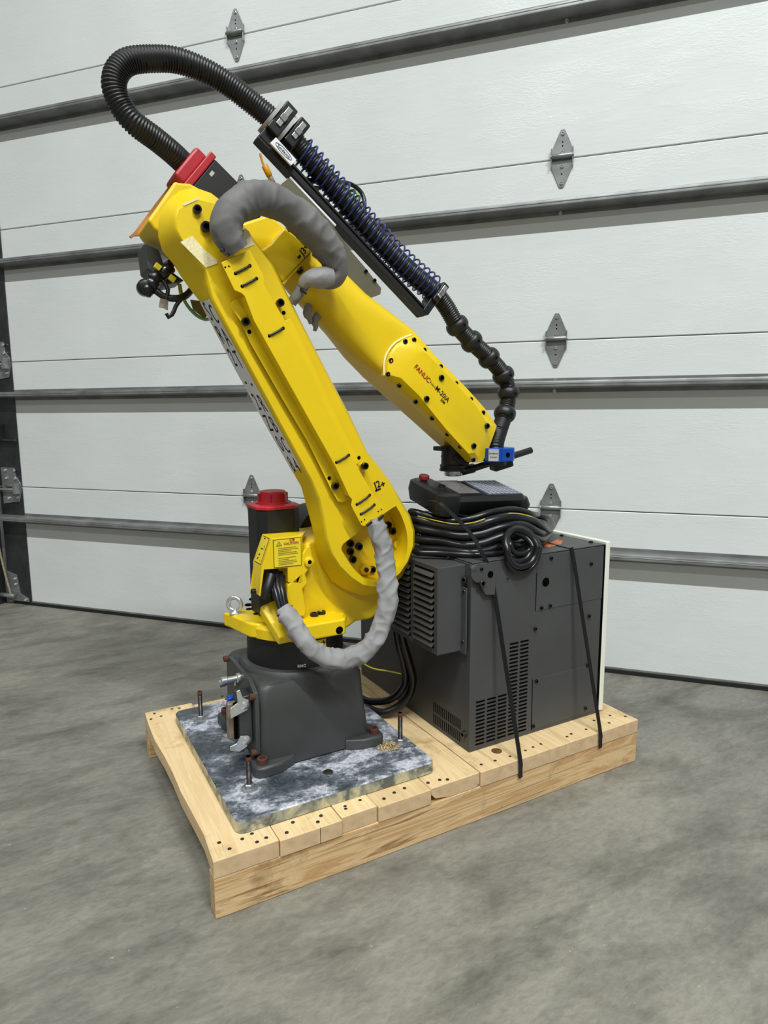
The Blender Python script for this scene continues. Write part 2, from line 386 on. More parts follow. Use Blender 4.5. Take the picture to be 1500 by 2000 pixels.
# ================================================================== PALLET
ZT, ZS, PL, PW = .1272, .0888, 1.22, .753
pal = empty('pallet', (PL/2, PW/2, 0), 'low pale timber pallet carrying the yellow robot and grey cabinet', 'pallet')
for y0 in (0, .358, PW-.038): box('stringer', (.12 if y0 == .358 else .001, y0, 0), (PL, y0+.038, ZS), 'stringer_wood', pal, .0025)
XB = [0, .138, .281, .370, .512, .656, .94, PL]
boards = []
for i in range(7):
    x0, x1 = XB[i]+.0008, XB[i+1]-.0008
    ya, yb = (-.001, -.004, .002, -.003, .001, -.003, -.002)[i], (PW, PW-.016, PW-.008, PW-.012, PW-.004, PW-.01, PW-.006)[i]
    dz = (0, -.001, .0005, -.0008, -.001, .0006, .0002)[i]
    pr = [(x0, ZS), (x1, ZS), (x1, ZT+dz), (x0, ZT+dz)]
    if i == 4: pr = [(x0+.055, ZS), (x1-.012, ZS), (x1, ZS+.008), (x1, ZT+dz), (x0, ZT+dz), (x0, ZS+.022), (x0+.012, ZS+.008)]
    nr = 9; rings = []
    for r in range(nr):
        y = ya+(yb-ya)*r/(nr-1); q = []
        for a, b in pr:
            wob = (.003*math.sin(r*1.7+i)+.004*math.sin(r*.8)) if (i == 0 and a == x0 and 0 < r < nr-1) else 0
            q.append(V((a+wob, y, b)))
        rings.append(q)
    bd = loft('deck_board', rings, ['deck_wood', 'end_grain'], pal, None, .002)
    me = bd.data
    for f in me.polygons:
        if abs(f.normal.y) > .9: f.material_index = 1
    boards.append(bd)
nails = [(280+a/2.5, 1240+b/2.5) for a, b in ((370, 1015), (421, 1045), (483, 997), (530, 971), (600, 991), (555, 1012), (700, 965), (730, 915), (852, 913), (867, 883), (985, 838), (988, 850), (1058, 808), (1175, 800), (1225, 770), (1275, 748), (1390, 722), (1447, 708), (1485, 706))]
nails += [(900+a/4.167, 1240+b/4.167) for a, b in ((525, 942), (588, 915), (652, 890), (400, 990), (280, 1025), (167, 1057), (865, 830), (898, 807), (1020, 770), (1207, 717), (1085, 698), (1215, 657), (1338, 665))]
nails += [(280+a/5.357, 1340+b/5.357) for a, b in ((80, 347), (185, 315), (115, 288), (300, 240), (375, 232), (865, 135), (825, 105))]
box('end_crack', (.2275, -.0050, ZS+.001), (.2283, -.0030, ZT-.002), 'nail', boards[1], 0)
nm = None
for a, b in nails:
    q = UZ(a, b, ZT); i = max(0, min(6, sum(q.x > t for t in XB[1:-1]))); q.z = ZT-.0006
    if nm is None: o = cyl('nail', q, q+Z*.0014, .0042, 'nail', boards[i], 10); nm = o.data
    else:
        o = bpy.data.objects.new('nail', nm); COL.objects.link(o); o.parent = boards[i]; o.location = q+Z*.0007-WL[boards[i].name]
q = UZ(970, 1467, ZT)
lathe('knot', V((q.x, q.y, ZT+.0002)), Z, [(-.002, .016), (.0008, .014), (.0009, .0001)], 'knot', boards[5], 20)
# ================================================================== MOUNTING PLATE
ZP = .1572
plate = empty('mounting_plate', (.314, .353, ZT), 'thick galvanised steel mounting plate streaked white under the robot base', 'steel plate')
def rrect(x0, x1, y0, y1, r, z, n=6):
    q = []
    for cx, cy, a0 in ((x1-r, y1-r, 0), (x0+r, y1-r, 90), (x0+r, y0+r, 180), (x1-r, y0+r, 270)):
        for i in range(n+1):
            a = math.radians(a0+90*i/n); q.append(V((cx+r*math.cos(a), cy+r*math.sin(a), z)))
    return q
pb = loft('plate_body', [rrect(.066, .562, .054, .652, .02, ZT+.0015), rrect(.066, .562, .054, .652, .02, ZP-.003), rrect(.068, .560, .056, .650, .019, ZP)], ['plate_steel', 'plate_edge'], plate, 25)
for f in pb.data.polygons:
    if abs(f.normal.z) < .5: f.material_index = 1
cyl('tapped_hole', V((.312, .139, ZP-.001)), V((.312, .139, ZP+.0004)), .0125, 'nail', plate, 20)
for x, y, h in ((.12, .564, .082), (.129, .165, .078), (.532, .174, .082), (.525, .575, .08)):
    st = tube('levelling_stud', [V((x, y, ZP-.003)), V((x, y, ZP+h*.5)), V((x, y, ZP+h))], lambda i, j, n: .0062-(.0008 if i % 2 else 0), 'thread_steel', plate, 14, .0013)
    lathe('washer', V((x, y, ZP)), Z, [(0, .019), (.002, .019), (.0035, .013)], 'zinc', st, 24)
    lathe('nut', V((x, y, ZP+.002)), Z, [(0, .0115), (.009, .0115), (.0105, .0095)], 'zinc', st, 6, 20)
    cyl('stud_tip', V((x, y, ZP+h-.012)), V((x, y, ZP+h)), .0064, 'rust', st, 14)
# sawdust
fv, ff = [], []
for i in range(340):
    r = .024*math.sqrt(random.random()); a = random.random()*6.28; c = V((.497+r*1.3*math.cos(a), .172+r*math.sin(a), ZP+.001+.007*(1-r/.024)*random.random()))
    d1 = V((random.uniform(-1, 1), random.uniform(-1, 1), random.uniform(-.4, .4))).normalized()*random.uniform(.0015, .0035); d2 = d1.orthogonal().normalized()*.0011; n3 = d1.cross(d2).normalized()*.0006
    b0 = len(fv); fv += [c-d1-n3, c+d2-n3, c+d1-n3, c-d2-n3, c+n3*2]; ff += [(b0, b0+1, b0+2, b0+3), (b0, b0+1, b0+4), (b0+1, b0+2, b0+4), (b0+2, b0+3, b0+4), (b0+3, b0, b0+4)]
sd = mob('sawdust_pile', fv, ff, 'sawdust'); tag(sd, 'small heap of pale wood shavings beside the robot base foot', 'sawdust'); sd['kind'] = 'stuff'
# ================================================================== ROBOT
JX, JY = .325, .36
rob = empty('industrial_robot', (JX, JY, ZP), 'large yellow six-axis robot arm folded forward on a dark grey base', 'robot')
# ---- base casting
def sq(x0, x1, y0, y1, r, z): return rrect(x0, x1, y0, y1, r, z, 5)
base = loft('base', [sq(.178, .470, .212, .510, .02, ZP+.004), sq(.176, .466, .212, .508, .02, ZP+.03), sq(.176, .452, .214, .505, .022, .30), sq(.177, .449, .215, .504, .022, .350), sq(.182, .444, .220, .499, .035, .364), sq(.192, .440, .232, .490, .09, .370)], 'cast_grey', rob, 40)
lathe('base_collar', V((JX, JY, .345)), Z, [(0, .148), (.024, .146), (.034, .138), (.036, .12)], 'cast_grey', base, 48, 40)
for cx, cy, sx, sy in ((.172, .205, 1, 1), (.478, .205, -1, 1), (.172, .515, 1, -1), (.478, .515, -1, -1)):
    ft = []
    for z, g in ((ZP, .0), (ZP+.022, .0), (ZP+.027, .004)):
        ft.append([V((cx+sx*a, cy+sy*b, z)) for a, b in ((-.018+g, -.006), (-.012+g, -.014+g), (0, -.018+g), (.045, -.016+g), (.085, .004), (.085, .03), (.03, .09), (.004, .09), (-.016+g, .05), (-.019+g, .01))])
    f = loft('foot', ft, 'cast_grey', rob, 40, .004)
    bolt(V((cx+sx*.004, cy+sy*.004, ZP+.024)), Z, .0125, .017, 'rust', f)
# connector panel on the rear side of the base
pnl = loft('connector_panel', [[V((x, y, z)) for y, z in ((.222, .20), (.218, .33), (.226, .352), (.262, .372), (.43, .376), (.445, .33), (.45, .19), (.24, .19))] for x in (.166, .177)], 'cast_grey', rob, None, .002)
for y, z in ((.226, .345), (.228, .205), (.435, .368), (.44, .20)): bolt(V((.168, y, z)), -X, .008, .012, 'rust', pnl)
for y, z in ((.335, .352), (.36, .335)): 
    lathe('air_fitting', V((.166, y, z)), -X, [(0, .012), (.006, .012), (.008, .007), (.03, .007), (.032, .009), (.045, .009), (.046, .005)], 'silver', pnl, 16)
con = box('connector', (.134, .238, .222), (.166, .290, .345), 'dark_zinc', pnl, .004)
box('connector_hood', (.114, .264, .232), (.150, .282, .322), 'tag_brown', con, .004)
box('blue_gasket', (.126, .296, .25), (.158, .318, .322), 'blue_anodised', con, .003)
box('seal_strip', (.126, .254, .235), (.140, .263, .325), 'hole_black', con, .002)
for z in (.238, .325):
    lathe('latch_pivot', V((.146, .236, z)), -Y, [(0, .011), (.004, .011), (.005, .009), (.008, .004), (.009, .001)], 'silver', con, 20)
loft('latch_lever', [[V((a, y, b)) for a, b in ((.112, .30), (.152, .312), (.156, .336), (.142, .345), (.136, .365), (.128, .363), (.130, .335), (.112, .325))] for y in (.232, .2355)], 'silver', con, None, .001)
loft('latch_hook', [[V((a, y, b)) for a, b in ((.152, .248), (.134, .252), (.124, .236), (.108, .232), (.108, .222), (.130, .214), (.148, .222))] for y in (.232, .2355)], 'silver', con, None, .001)
# ---- first axis
lathe('axis_drum', V((JX, JY, .376)), Z, [(0, .128), (.004, .124), (.074, .123), (.078, .118)], 'black_paint', rob, 56)
lathe('turntable', V((JX, JY, .450)), Z, [(0, .122), (.006, .134), (.030, .136), (.040, .130), (.041, .1)], 'yellow', rob, 56, 35)
tt = loft('lifting_lug', [[V((a, b, z)) for a, b in ((.160, .44), (.168, .42), (.190, .318), (.205, .300), (.262, .288), (.262, .44))] for z in (.455, .492)], 'yellow', rob, None, .006, 3)
loft('lifting_lug', [[V((a, b, z)) for a, b in ((.285, .232), (.292, .214), (.398, .214), (.406, .222), (.41, .40), (.285, .40))] for z in (.458, .498)], 'yellow', rob, None, .006, 3)
q = UY(663, 1231, .2139); cyl('lug_hole', q, q+Y*.002, .010, 'hole_black', rob, 20)
for a, b in ((493, 1170), (485, 1181), (487, 1190), (502, 1199)):
    q = UZ(a, b, .4915); cyl('bolt_hole', q-Z*.002, q+Z*.0012, .0095, 'hole_black', rob, 18)
for a, b in ((614, 1203), (628, 1199)):
    q = UZ(a, b, .498); bolt(q, Z, .0105, .008, 'black_gloss', rob)
q = UZ(459, 1199, .4915)
eb = lathe('eye_bolt', q-Z*.001, Z, [(0, .014), (.004, .014), (.008, .009), (.014, .007)], 'silver', rob, 24)
rp = []
for i in range(40):
    a = 2*math.pi*i/40; rp.append(q+V((.78, -.62, 0)).normalized()*.017*math.cos(a)+Z*(.026+.017*math.sin(a)))
sweep('eye_ring', rp, lambda i, j, n: .0056, 'silver', eb, 12, True)
# ---- shoulder column
colp = [(592, 1067), (603, 1058), (620, 1050), (680, 1040), (760, 1060), (790, 1110), (762, 1165), (745, 1192), (728, 1210), (696, 1215), (681, 1228), (655, 1232), (600, 1215), (580, 1206), (563, 1192), (559, 1172), (561, 1143), (568, 1135), (586, 1122), (590, 1107), (590, 1082)]
prism('shoulder_column', colp, .285, .44, 'yellow', rob, .012, 4)
prism('shoulder_rib', [(568, 1136), (590, 1116), (591, 1082), (600, 1066), (607, 1066), (612, 1090), (607, 1108), (597, 1122), (602, 1140), (592, 1151), (599, 1190), (596, 1204), (580, 1206), (564, 1193), (560, 1172), (562, 1144)], .262, .30, 'yellow', rob, .008, 3)
gd = [UY(508, 1184, .285), UY(538, 1170, .285), UY(590, 1236, .224), UY(546, 1246, .224)]
loft('cable_guide', [gd, [q-Z*.022+Y*.012 for q in gd]], 'yellow', rob, None, .004)
q = UY(605, 1098, .256); es = cyl('hole_boss', q, q+Y*.02, .0125, 'yellow', rob, 24); cyl('boss_hole', q-Y*.0004, q+Y*.001, .0052, 'hole_black', es, 16)
# axis direction label on the drum
for t, (lo_, hi_) in enumerate(((-1.56, -1.30),)):
    R = .1236; n = 8; rings = []
    for i in range(n+1):
        a = lo_+(hi_-lo_)*i/n
        rings.append([V((JX+(R+e)*math.cos(a), JY+(R+e)*math.sin(a), z)) for e, z in ((0, .427), (.0012, .427), (.0012, .448), (0, .448))])
    al = loft('direction_label', rings, 'label_yellow', rob, 60)
    am = -1.43; cdir = V((math.cos(am), math.sin(am), 0)); tdir = V((-math.sin(am), math.cos(am), 0))
    text('J1', V((JX, JY, .4375))+cdir*(R+.0016)-tdir*.008, tdir, Z, .013, 'print_black', al, bold=.0004)
    text('+', V((JX, JY, .4375))+cdir*(R+.0020)+tdir*.008, tdir, Z, .02, 'print_black', al, bold=.0008)
am = -1.83; cdir = V((math.cos(am), math.sin(am), 0)); tdir = V((-math.sin(am), math.cos(am), 0))
text('RMC', V((JX, JY, .389))+cdir*.1243, tdir, Z, .010, 'white_label', rob, bold=.0003)
# ---- first axis motor
def octo(cx, cy, h, ch, z): return [V((cx+a, cy+b, z)) for a, b in ((-h, -h+ch), (-h+ch, -h), (h-ch, -h), (h, -h+ch), (h, h-ch), (h-ch, h), (-h+ch, h), (-h, h-ch))]
MX, MY = .287, .392
mot = loft('motor', [octo(MX, MY, .056, .022, .485), octo(MX, MY, .056, .022, .762)], 'black_paint', rob, None, .002)
loft('motor_cap_flange', [octo(MX, MY, .058, .022, .762), octo(MX, MY, .058, .022, .769), octo(MX, MY, .050, .02, .773)], 'red_plastic', mot, None, .0015)
lathe('motor_cap', V((MX, MY, .771)), Z, [(0, .046), (.006, .045), (.007, .036), (.030, .034), (.033, .031), (.0335, .026), (.032, .02), (.032, .001)], 'red_plastic', mot, 12, 30)
for a in range(0, 360, 60):
    d = V((math.cos(math.radians(a)), math.sin(math.radians(a)), 0)); obox('cap_rib', V((MX, MY, .786))+d*.036, d, .004, .002, .012, 'red_plastic', mot, .001, V((-d.y, d.x, 0)))
# cable cover in front of the motor
fr = [(531, 1052), (590, 1046), (592, 1140), (563, 1138), (562, 1109), (516, 1113), (509, 1166), (505, 1163), (512, 1107)]
bk = [(512, 1043), (598, 1037), (600, 1130), (575, 1130), (574, 1104), (520, 1106), (509, 1150), (494, 1140), (494, 1096)]
A_ = [UY(a, b, .262) for a, b in fr]; B_ = [UY(a, b, .335) if k_ in (0, 1, 7, 8) else V((A_[k_].x, .335, A_[k_].z)) for k_, (a, b) in enumerate(bk)]
cov = loft('motor_cover', [A_, B_], 'yellow_smooth', rob, None, .002)
C_ = [UY(a, b, .2615) for a, b in ((533, 1055), (588, 1049), (588.5, 1104), (535, 1109))]
def quadplate(name, qs, th, mat, parent, nrm=-Y): return loft(name, [[q+nrm*th for q in qs], [q+nrm*.00005 for q in qs]], mat, parent)
lb = quadplate('caution_label', C_, .0008, 'print_black', cov)
inn = [q.lerp(sum(C_, V())/4, .035) for q in C_]; quadplate('label_face', [q-Y*.0006 for q in inn], .0006, 'label_yellow', lb)
xd = (C_[1]-C_[0]).normalized(); yd = (C_[0]-C_[3]).normalized(); LW = (C_[1]-C_[0]).length; LH = (C_[0]-C_[3]).length
def lp(u, v): return C_[3]+xd*u*LW+yd*v*LH-Y*.0016
text('CAUTION', lp(.63, .82), xd, yd, LH*.125, 'print_red', lb, bold=.0002)
text('注意', lp(.66, .93), xd, yd, LH*.11, 'print_red', lb)
tri = [lp(.10, .77), lp(.30, .77), lp(.20, .93)]; quadplate('warning_triangle', tri, .0003, 'print_black', lb)
c3 = sum(tri, V())/3; quadplate('triangle_face', [c3+(q-c3)*.72-Y*.0004 for q in tri], .0003, 'label_yellow', lb)
text('!', c3-Y*.0010, xd, yd, LH*.1, 'print_black', lb, bold=.0003)
for r_ in range(11):
    v_ = .68-.06*r_; x1 = (.72, .80, .55, .74, .78, .3, .70, .45, .72, .74, .6)[r_]
    if r_ == 5: continue
    a_ = lp(.16, v_); b_ = lp(.16+x1-.08, v_); quadplate('print_line', [a_-yd*.0006, b_-yd*.0006, b_+yd*.0006, a_+yd*.0006], .0002, 'print_faint', lb)
# side label on the slanted cheek of the cover
p4 = [A_[0].lerp(B_[0], t) for t in (.18, .82)]; p5 = [A_[8].lerp(B_[8], t) for t in (.18, .82)]
n4 = (p4[1]-p4[0]).cross(p5[0]-p4[0]).normalized()
if n4.x > 0: n4 = -n4
qs = [p4[1], p4[0], p5[0], p5[1]]; qs = [q.lerp(sum(qs, V())/4, .06) for q in qs]
l2 = quadplate('warning_label', qs, .0008, 'print_black', cov, n4); quadplate('label_face', [q.lerp(sum(qs, V())/4, .05)+n4*.0008 for q in qs], .0005, 'label_yellow', l2, n4)
cc = sum(qs, V())/4+n4*.0014; ux = (qs[1]-qs[0]).normalized(); uy = (qs[0]-qs[3]).normalized()
for du, dv, w_, h_ in ((-.006, -.012, .010, .004), (-.002, .003, .012, .003), (-.009, -.022, .006, .006), (.010, .010, .004, .003), (.012, .005, .004, .003), (-.006, .028, .008, .003), (.010, -.024, .003, .002)):
    c0 = cc+ux*du+uy*dv; quadplate('print_mark', [c0-ux*w_/2-uy*h_/2, c0+ux*w_/2-uy*h_/2, c0+ux*w_/2+uy*h_/2+ux*.002, c0-ux*w_/2+uy*h_/2+ux*.002], .0003, 'print_black', l2, n4)
q = UY(499, 1155, .27); bolt(q, -X, .007, .01, 'black_gloss', cov)
# second axis motor behind the column
lathe('shoulder_motor', V((.452, .44, .665)), Y, [(0, .078), (.12, .078), (.125, .07), (.16, .066), (.165, .05)], 'black_paint', rob, 32)
# ---- upper arm casting
YF, YB = .203, .270
FB = [((340, 425), (309, 432)), ((345, 406), (322, 397)), ((365, 392), (350, 373)), ((392, 386), (380, 366)), ((420, 393), (412, 377)), ((444, 414), (441, 399)), ((470, 444), (466, 430)), ((481, 447), (481, 445)), ((511, 487), (511, 487)), ((533, 516), (533, 516)), ((558, 568), (558, 568)), ((583, 618), (583, 618)), ((619, 689), (619, 689)), ((647, 743), (647, 743)), ((681, 807), (681, 807)), ((718, 884), (718, 884)), ((736, 906), (736, 906)), ((762, 940), (762, 940)), ((784, 979), (784, 979)), ((801, 1007), (801, 1007)), ((810, 1036), (810, 1036)), ((810, 1066), (810, 1066)), ((799, 1098), (800, 1100)), ((783, 1122), (785, 1126)), ((762, 1140), (764, 1147)), ((735, 1150), (737, 1160)), ((708, 1146), (707, 1163)), ((684, 1130), (675, 1152)), ((662, 1108), (648, 1135)), ((646, 1082), (628, 1103)), ((637, 1052), (617, 1073)), ((631, 1015), (613, 1042)), ((622, 975), (602, 1000)), ((606, 938), (588, 950)), ((545, 828), (524, 838)), ((480, 708), (458, 718)), ((412, 583), (391, 590)), ((404, 552), (372, 566)), ((398, 526), (354, 541)), ((370, 494), (338, 515)), ((351, 468), (317, 490)), ((341, 447), (309, 462))]
A_ = [UY(a[0], a[1], YF) for a, b in FB]
B_ = [UY(b[0], b[1], YB) for a, b in FB]
def inset(poly, d):     # move each outline point inwards in the x-z plane
    n = len(poly); out = []
    ar = sum(poly[i].x*poly[(i+1) % n].z-poly[(i+1) % n].x*poly[i].z for i in range(n)); s = 1 if ar > 0 else -1
    for i in range(n):
        e = (poly[(i+1) % n]-poly[i-1]); e.y = 0; e.normalize(); out.append(poly[i]+V((-e.z, 0, e.x))*d*s)
    return out
A0 = [V((q.x, YF, q.z)) for q in inset(A_, .005)]
A1 = [V((q.x, YF+.003, q.z)) for q in inset(A_, .002)]
A2 = [V((q.x, YF+.010, q.z)) for q in inset(A_, .0002)]
# keep the right-hand edges square to the plate (they face away), the left ones slope back to the silhouette
pocket = [(668, 1076), (669, 1065), (677, 1057), (720, 1026), (768, 991), (776, 993), (785, 1010), (793, 1034), (796, 1058), (793, 1084), (783, 1106), (767, 1124), (745, 1135), (720, 1134), (702, 1122), (684, 1102)]
pf = [UY(a, b, YF) for a, b in pocket]
def smooth_loop(p, n=4): 
    q = catmull([p[-1]]+p+[p[0], p[1]], n); return q[n:-2*n]
pf = smooth_loop(pf, 4)
rings = [A0, A1, A2, B_, [V((q.x, .287, q.z)) for q in inset(B_, .012)]]
pr_ = [[V((q.x, YF, q.z)) for q in pf], [V((q.x, YF+.006, q.z)) for q in inset(pf, -.0008)], [V((q.x, .262, q.z)) for q in inset(pf, .002)]]
bm = bmesh.new(); rv = [[bm.verts.new(q) for q in r] for r in rings]; hv = [[bm.verts.new(q) for q in r] for r in pr_]
for rr in (rv, hv):
    for i in range(len(rr)-1):
        n = len(rr[i])
        for j in range(n): bm.faces.new((rr[i][j], rr[i][(j+1) % n], rr[i+1][(j+1) % n], rr[i+1][j]))
bm.faces.new(rv[-1]); bm.faces.new(hv[-1])
ed = [e for e in bm.edges if len(e.link_faces) == 1]
bmesh.ops.triangle_fill(bm, use_beauty=True, use_dissolve=True, edges=ed)
bm.verts.index_update(); vs = [q.co.copy() for q in bm.verts]; fs = [[q.index for q in f.verts] for f in bm.faces]; bm.free()
arm = mob('upper_arm', vs, fs, 'yellow', rob, 32)
for a, b, r_ in ((683, 1061, .0095), (683, 1077, .0095), (688, 1092, .0095), (700, 1067, .0095), (757, 1025, .0095), (765, 1037, .0095), (726, 1112, .0095)):
    bolt(UY(a, b, .262), -Y, r_, .008, 'black_gloss', arm)
for a, b in ((711, 1111), (776, 1062)):
    q = UY(a, b, .262); bs = cyl('bolt_boss', q, q-Y*.012, .0145, 'yellow', arm, 24); bolt(q-Y*.012, -Y, .0062, .004, 'rust', bs)
for a, b, r_ in ((384, 410, .0085), (401, 444, .0105)): bolt(UY(a, b, YF), -Y, r_, .010, 'black_gloss', arm)
# raised rim bar on the elbow cap and pale patches
for pl, nm_, mt in (([(352, 473), (375, 461), (398, 487), (425, 509), (424, 515), (402, 523)], 'speckled_patch', 'speckled_label'), ([(355, 399), (386, 386), (389, 389), (360, 402)], 'machined_strip', 'sealer_white'), ([(478, 446), (486, 452), (497, 478), (477, 486), (472, 462)], 'speckled_patch', 'speckled_label')):
    quadplate(nm_, [UY(a, b, YF) for a, b in pl], .0012, mt, arm)
# white paper label folded along the left flank
def flank(t, s_): # t along the flank, s_ 0 front edge .. 1 rear edge
    pts = [((412, 583), (391, 590)), ((480, 708), (458, 718)), ((545, 828), (524, 838)), ((606, 938), (588, 950))]
    k_ = min(2, int(t*3)); u_ = t*3-k_
    fa = UY(*pts[k_][0], YF).lerp(UY(*pts[k_+1][0], YF), u_); ba = UY(*pts[k_][1], YB).lerp(UY(*pts[k_+1][1], YB), u_)
    a2 = V((fa.x, YF+.010, fa.z)); return a2.lerp(ba, s_)
nf = (flank(.5, 1)-flank(.5, 0)).cross(flank(.6, 0)-flank(.4, 0)).normalized()
if nf.x > 0: nf = -nf
rg = [[flank(t/12, s_)+nf*e for s_, e in ((.06, .0002), (.06, .0010), (1.0, .0010), (1.0, .0002))] for t in range(12)]
pl_ = loft('paper_label', rg, 'white_label', arm, 40)
dl = (flank(.6, .5)-flank(.4, .5)).normalized(); yl = -dl; xl = yl.cross(nf)
if xl.y > 0: xl = -xl
for i, (c1, c2) in enumerate(zip('SR2-2Z08', 'CAT-RBC4')):
    t = .055+i*.118
    text(c1, flank(t, .70)+nf*.0013, xl, yl, .060, 'print_black', pl_, sx=.46)
    text(c2, flank(t+.02, .30)+nf*.0013, xl, yl, .060, 'print_black', pl_, sx=.46)
# ---- cable channel bolted to the arm
YC = .158
ch = [(432, 513), (452, 503), (488, 488), (500, 510), (515, 537), (517, 558), (558, 628), (577, 667), (612, 739), (642, 807), (679, 880), (700, 915), (723, 956), (743, 984), (750, 993), (750, 1001), (712, 1028), (706, 1026), (689, 994), (686, 987), (688, 976), (682, 969), (655, 911), (575, 768), (496, 626), (478, 579), (472, 573), (458, 567)]
cp = [UY(a, b, YC) for a, b in ch]
chn = loft('cable_channel', [cp, [V((q.x, YC+.0025, q.z)) for q in cp]], 'yellow_smooth', rob, None, .0012)
def wallstrip(idx, name, y1):
    w1 = [cp[i] for i in idx]; vs = []; fs = []
    for q in w1:
        vs += [V((q.x, YC+.001, q.z)), V((q.x, y1, q.z)), V((q.x+.002, y1, q.z)), V((q.x+.002, YC+.001, q.z))]
    for i in range(len(w1)-1):
        for j in range(4): fs.append((i*4+j, i*4+(j+1) % 4, i*4+4+(j+1) % 4, i*4+4+j))
    fs += [(0, 1, 2, 3), tuple(len(vs)-4+j for j in range(4))]
    return mob(name, vs, fs, 'yellow_smooth', chn)
wallstrip((21, 22, 23, 24, 25), 'channel_side', YF-.0105); wallstrip((6, 7, 8, 9, 10, 11), 'channel_side', YF-.0105)
lf = [UY(a, b, YF-.013) for a, b in ((452, 593), (455, 588), (478, 578))]
lf2 = [UY(a, b, YF-.013) for a, b in ((453, 603), (470, 627), (488, 668), (552, 780), (600, 861), (629, 919), (648, 959), (660, 979), (667, 982), (679, 977), (688, 975))]
inn_ = [V((cp[i].x+.002, YF-.013, cp[i].z)) for i in (21, 22, 23, 24, 25)]
fp = lf2+inn_+lf[::-1]
loft('channel_flange', [fp, [V((q.x, YF-.0105, q.z)) for q in fp]], 'yellow_smooth', chn, None, .0008)
rf = [V((cp[i].x-.002, YF-.013, cp[i].z)) for i in (6, 7, 8, 9, 10, 11)]
rf2 = [q+V((.026, 0, .012)) for q in rf]; fp = rf+rf2[::-1]
loft('channel_flange', [fp, [V((q.x, YF-.0105, q.z)) for q in fp]], 'yellow_smooth', chn, None, .0008)
for a, b, r_ in ((546, 592, .0085), (478, 629, .0085), (711, 910, .0085), (653, 949, .0085)): bolt(UY(a, b, YF-.013), -Y, r_, .009, 'black_gloss', chn)
for a, b in ((554, 611), (487, 648), (701, 894), (643, 934)): q = UY(a, b, YF-.013); cyl('hole', q-Y*.0005, q, .0046, 'hole_black', chn, 14)
for a0, b0, a1, b1 in ((460, 534, 488, 519), (473, 559, 501, 544), (526, 656, 553, 641), (657, 903, 681, 889), (697, 985, 722, 967), (705, 1004, 731, 986)):
    p0, p1 = UY(a0, b0, YC), UY(a1, b1, YC); m_ = (p0+p1)/2-Y*.002
    tube('cable_tie', [p0+Y*.0005, p0.lerp(m_, .5)-Y*.0012, m_, p1.lerp(m_, .5)-Y*.0012, p1+Y*.0005], .0026, 'black_plastic', chn, 8, .003)
    for q in (p0, p1): cyl('slot_end', q-Y*.0006, q+Y*.0003, .0036, 'hole_black', chn, 12)
for a, b in ((440, 522), (447, 520), (706, 1019), (712, 1015), (739, 999), (745, 995)): q = UY(a, b, YC); cyl('hole', q-Y*.0005, q+Y*.0002, .0019, 'hole_black', chn, 10)
for a, b in ((546, 592), (478, 629), (711, 910), (653, 949)): q = UY(a, b, YF-.0105); cyl('standoff', q, V((q.x, YF+.002, q.z)), .007, 'yellow', chn, 14)
# joint marks
xa = (UY(750, 941, YF)-UY(733, 949, YF)); ya = V((-xa.z, 0, xa.x))
jl = text('J2', UY(737, 947, YF)-Y*.0006, xa, ya, .024, 'print_black', arm, bold=.0005)
text('+', UY(748, 946, YF)-Y*.0006, xa, ya, .02, 'print_black', arm, bold=.0009); text('-', UY(738, 955, YF)-Y*.0006, xa, ya, .024, 'print_black', arm, bold=.0012, sx=1.8)
# ---- elbow housing behind the arm's upper end
hs = [(349, 355), (372, 357), (400, 372), (440, 400), (467, 437), (523, 419), (543, 431), (556, 442), (597, 476), (614, 485), (552, 552), (500, 570), (420, 568), (372, 552), (345, 520), (320, 500), (300, 488), (279, 473), (268, 458), (312, 396), (335, 362)]
ring = []
for k_, (a, b) in enumerate(hs):
    yv = {20: .33, 19: .40}.get(k_, .42 if k_ >= 13 else .292); q = UY(a, b, yv); ring.append(V((q.x, .292, q.z)))
ring = [V((q.x, .294, q.z)) for q in ring]
elb = loft('elbow_housing', [ring, [V((q.x, .425, q.z)) for q in ring]], 'yellow', rob, None, .008, 3)
prism('elbow_pad', [(528, 476), (556, 443), (597, 476), (614, 485), (552, 552), (530, 520), (511, 488)], .272, .30, 'yellow', rob, .006, 3)
pj = [UY(a, b, .275) for a, b in ((611, 490), (615, 486), (555, 556), (551, 552))]
fl_ = loft('joint_flange', [pj, [V((q.x, .445, q.z)) for q in pj]], 'yellow_smooth', rob, None, .001)
for a, b in ((613, 491), (584, 527)):
    q = UY(a, b, .30); bolt(q, V((.78, 0, -.62)), .009, .008, 'black_gloss', rob)
xa = UY(600, 478, .272)-UY(584, 496, .272); ya = V((-xa.z, 0, xa.x))
qs = [UY(a, b, .272) for a, b in ((577, 498), (593, 480), (604, 489), (588, 507))]
l3 = quadplate('axis_label', qs, .0007, 'label_yellow', elb)
text('J3', UY(592, 491, .2712)-Y*.0003, xa, ya, .02, 'print_black', l3, bold=.0004); text('-', UY(583, 500, .2712)-Y*.0003, xa, ya, .03, 'print_black', l3, bold=.0014); text('+', UY(597, 482, .2712)-Y*.0003, xa, ya, .016, 'print_black', l3, bold=.0006)
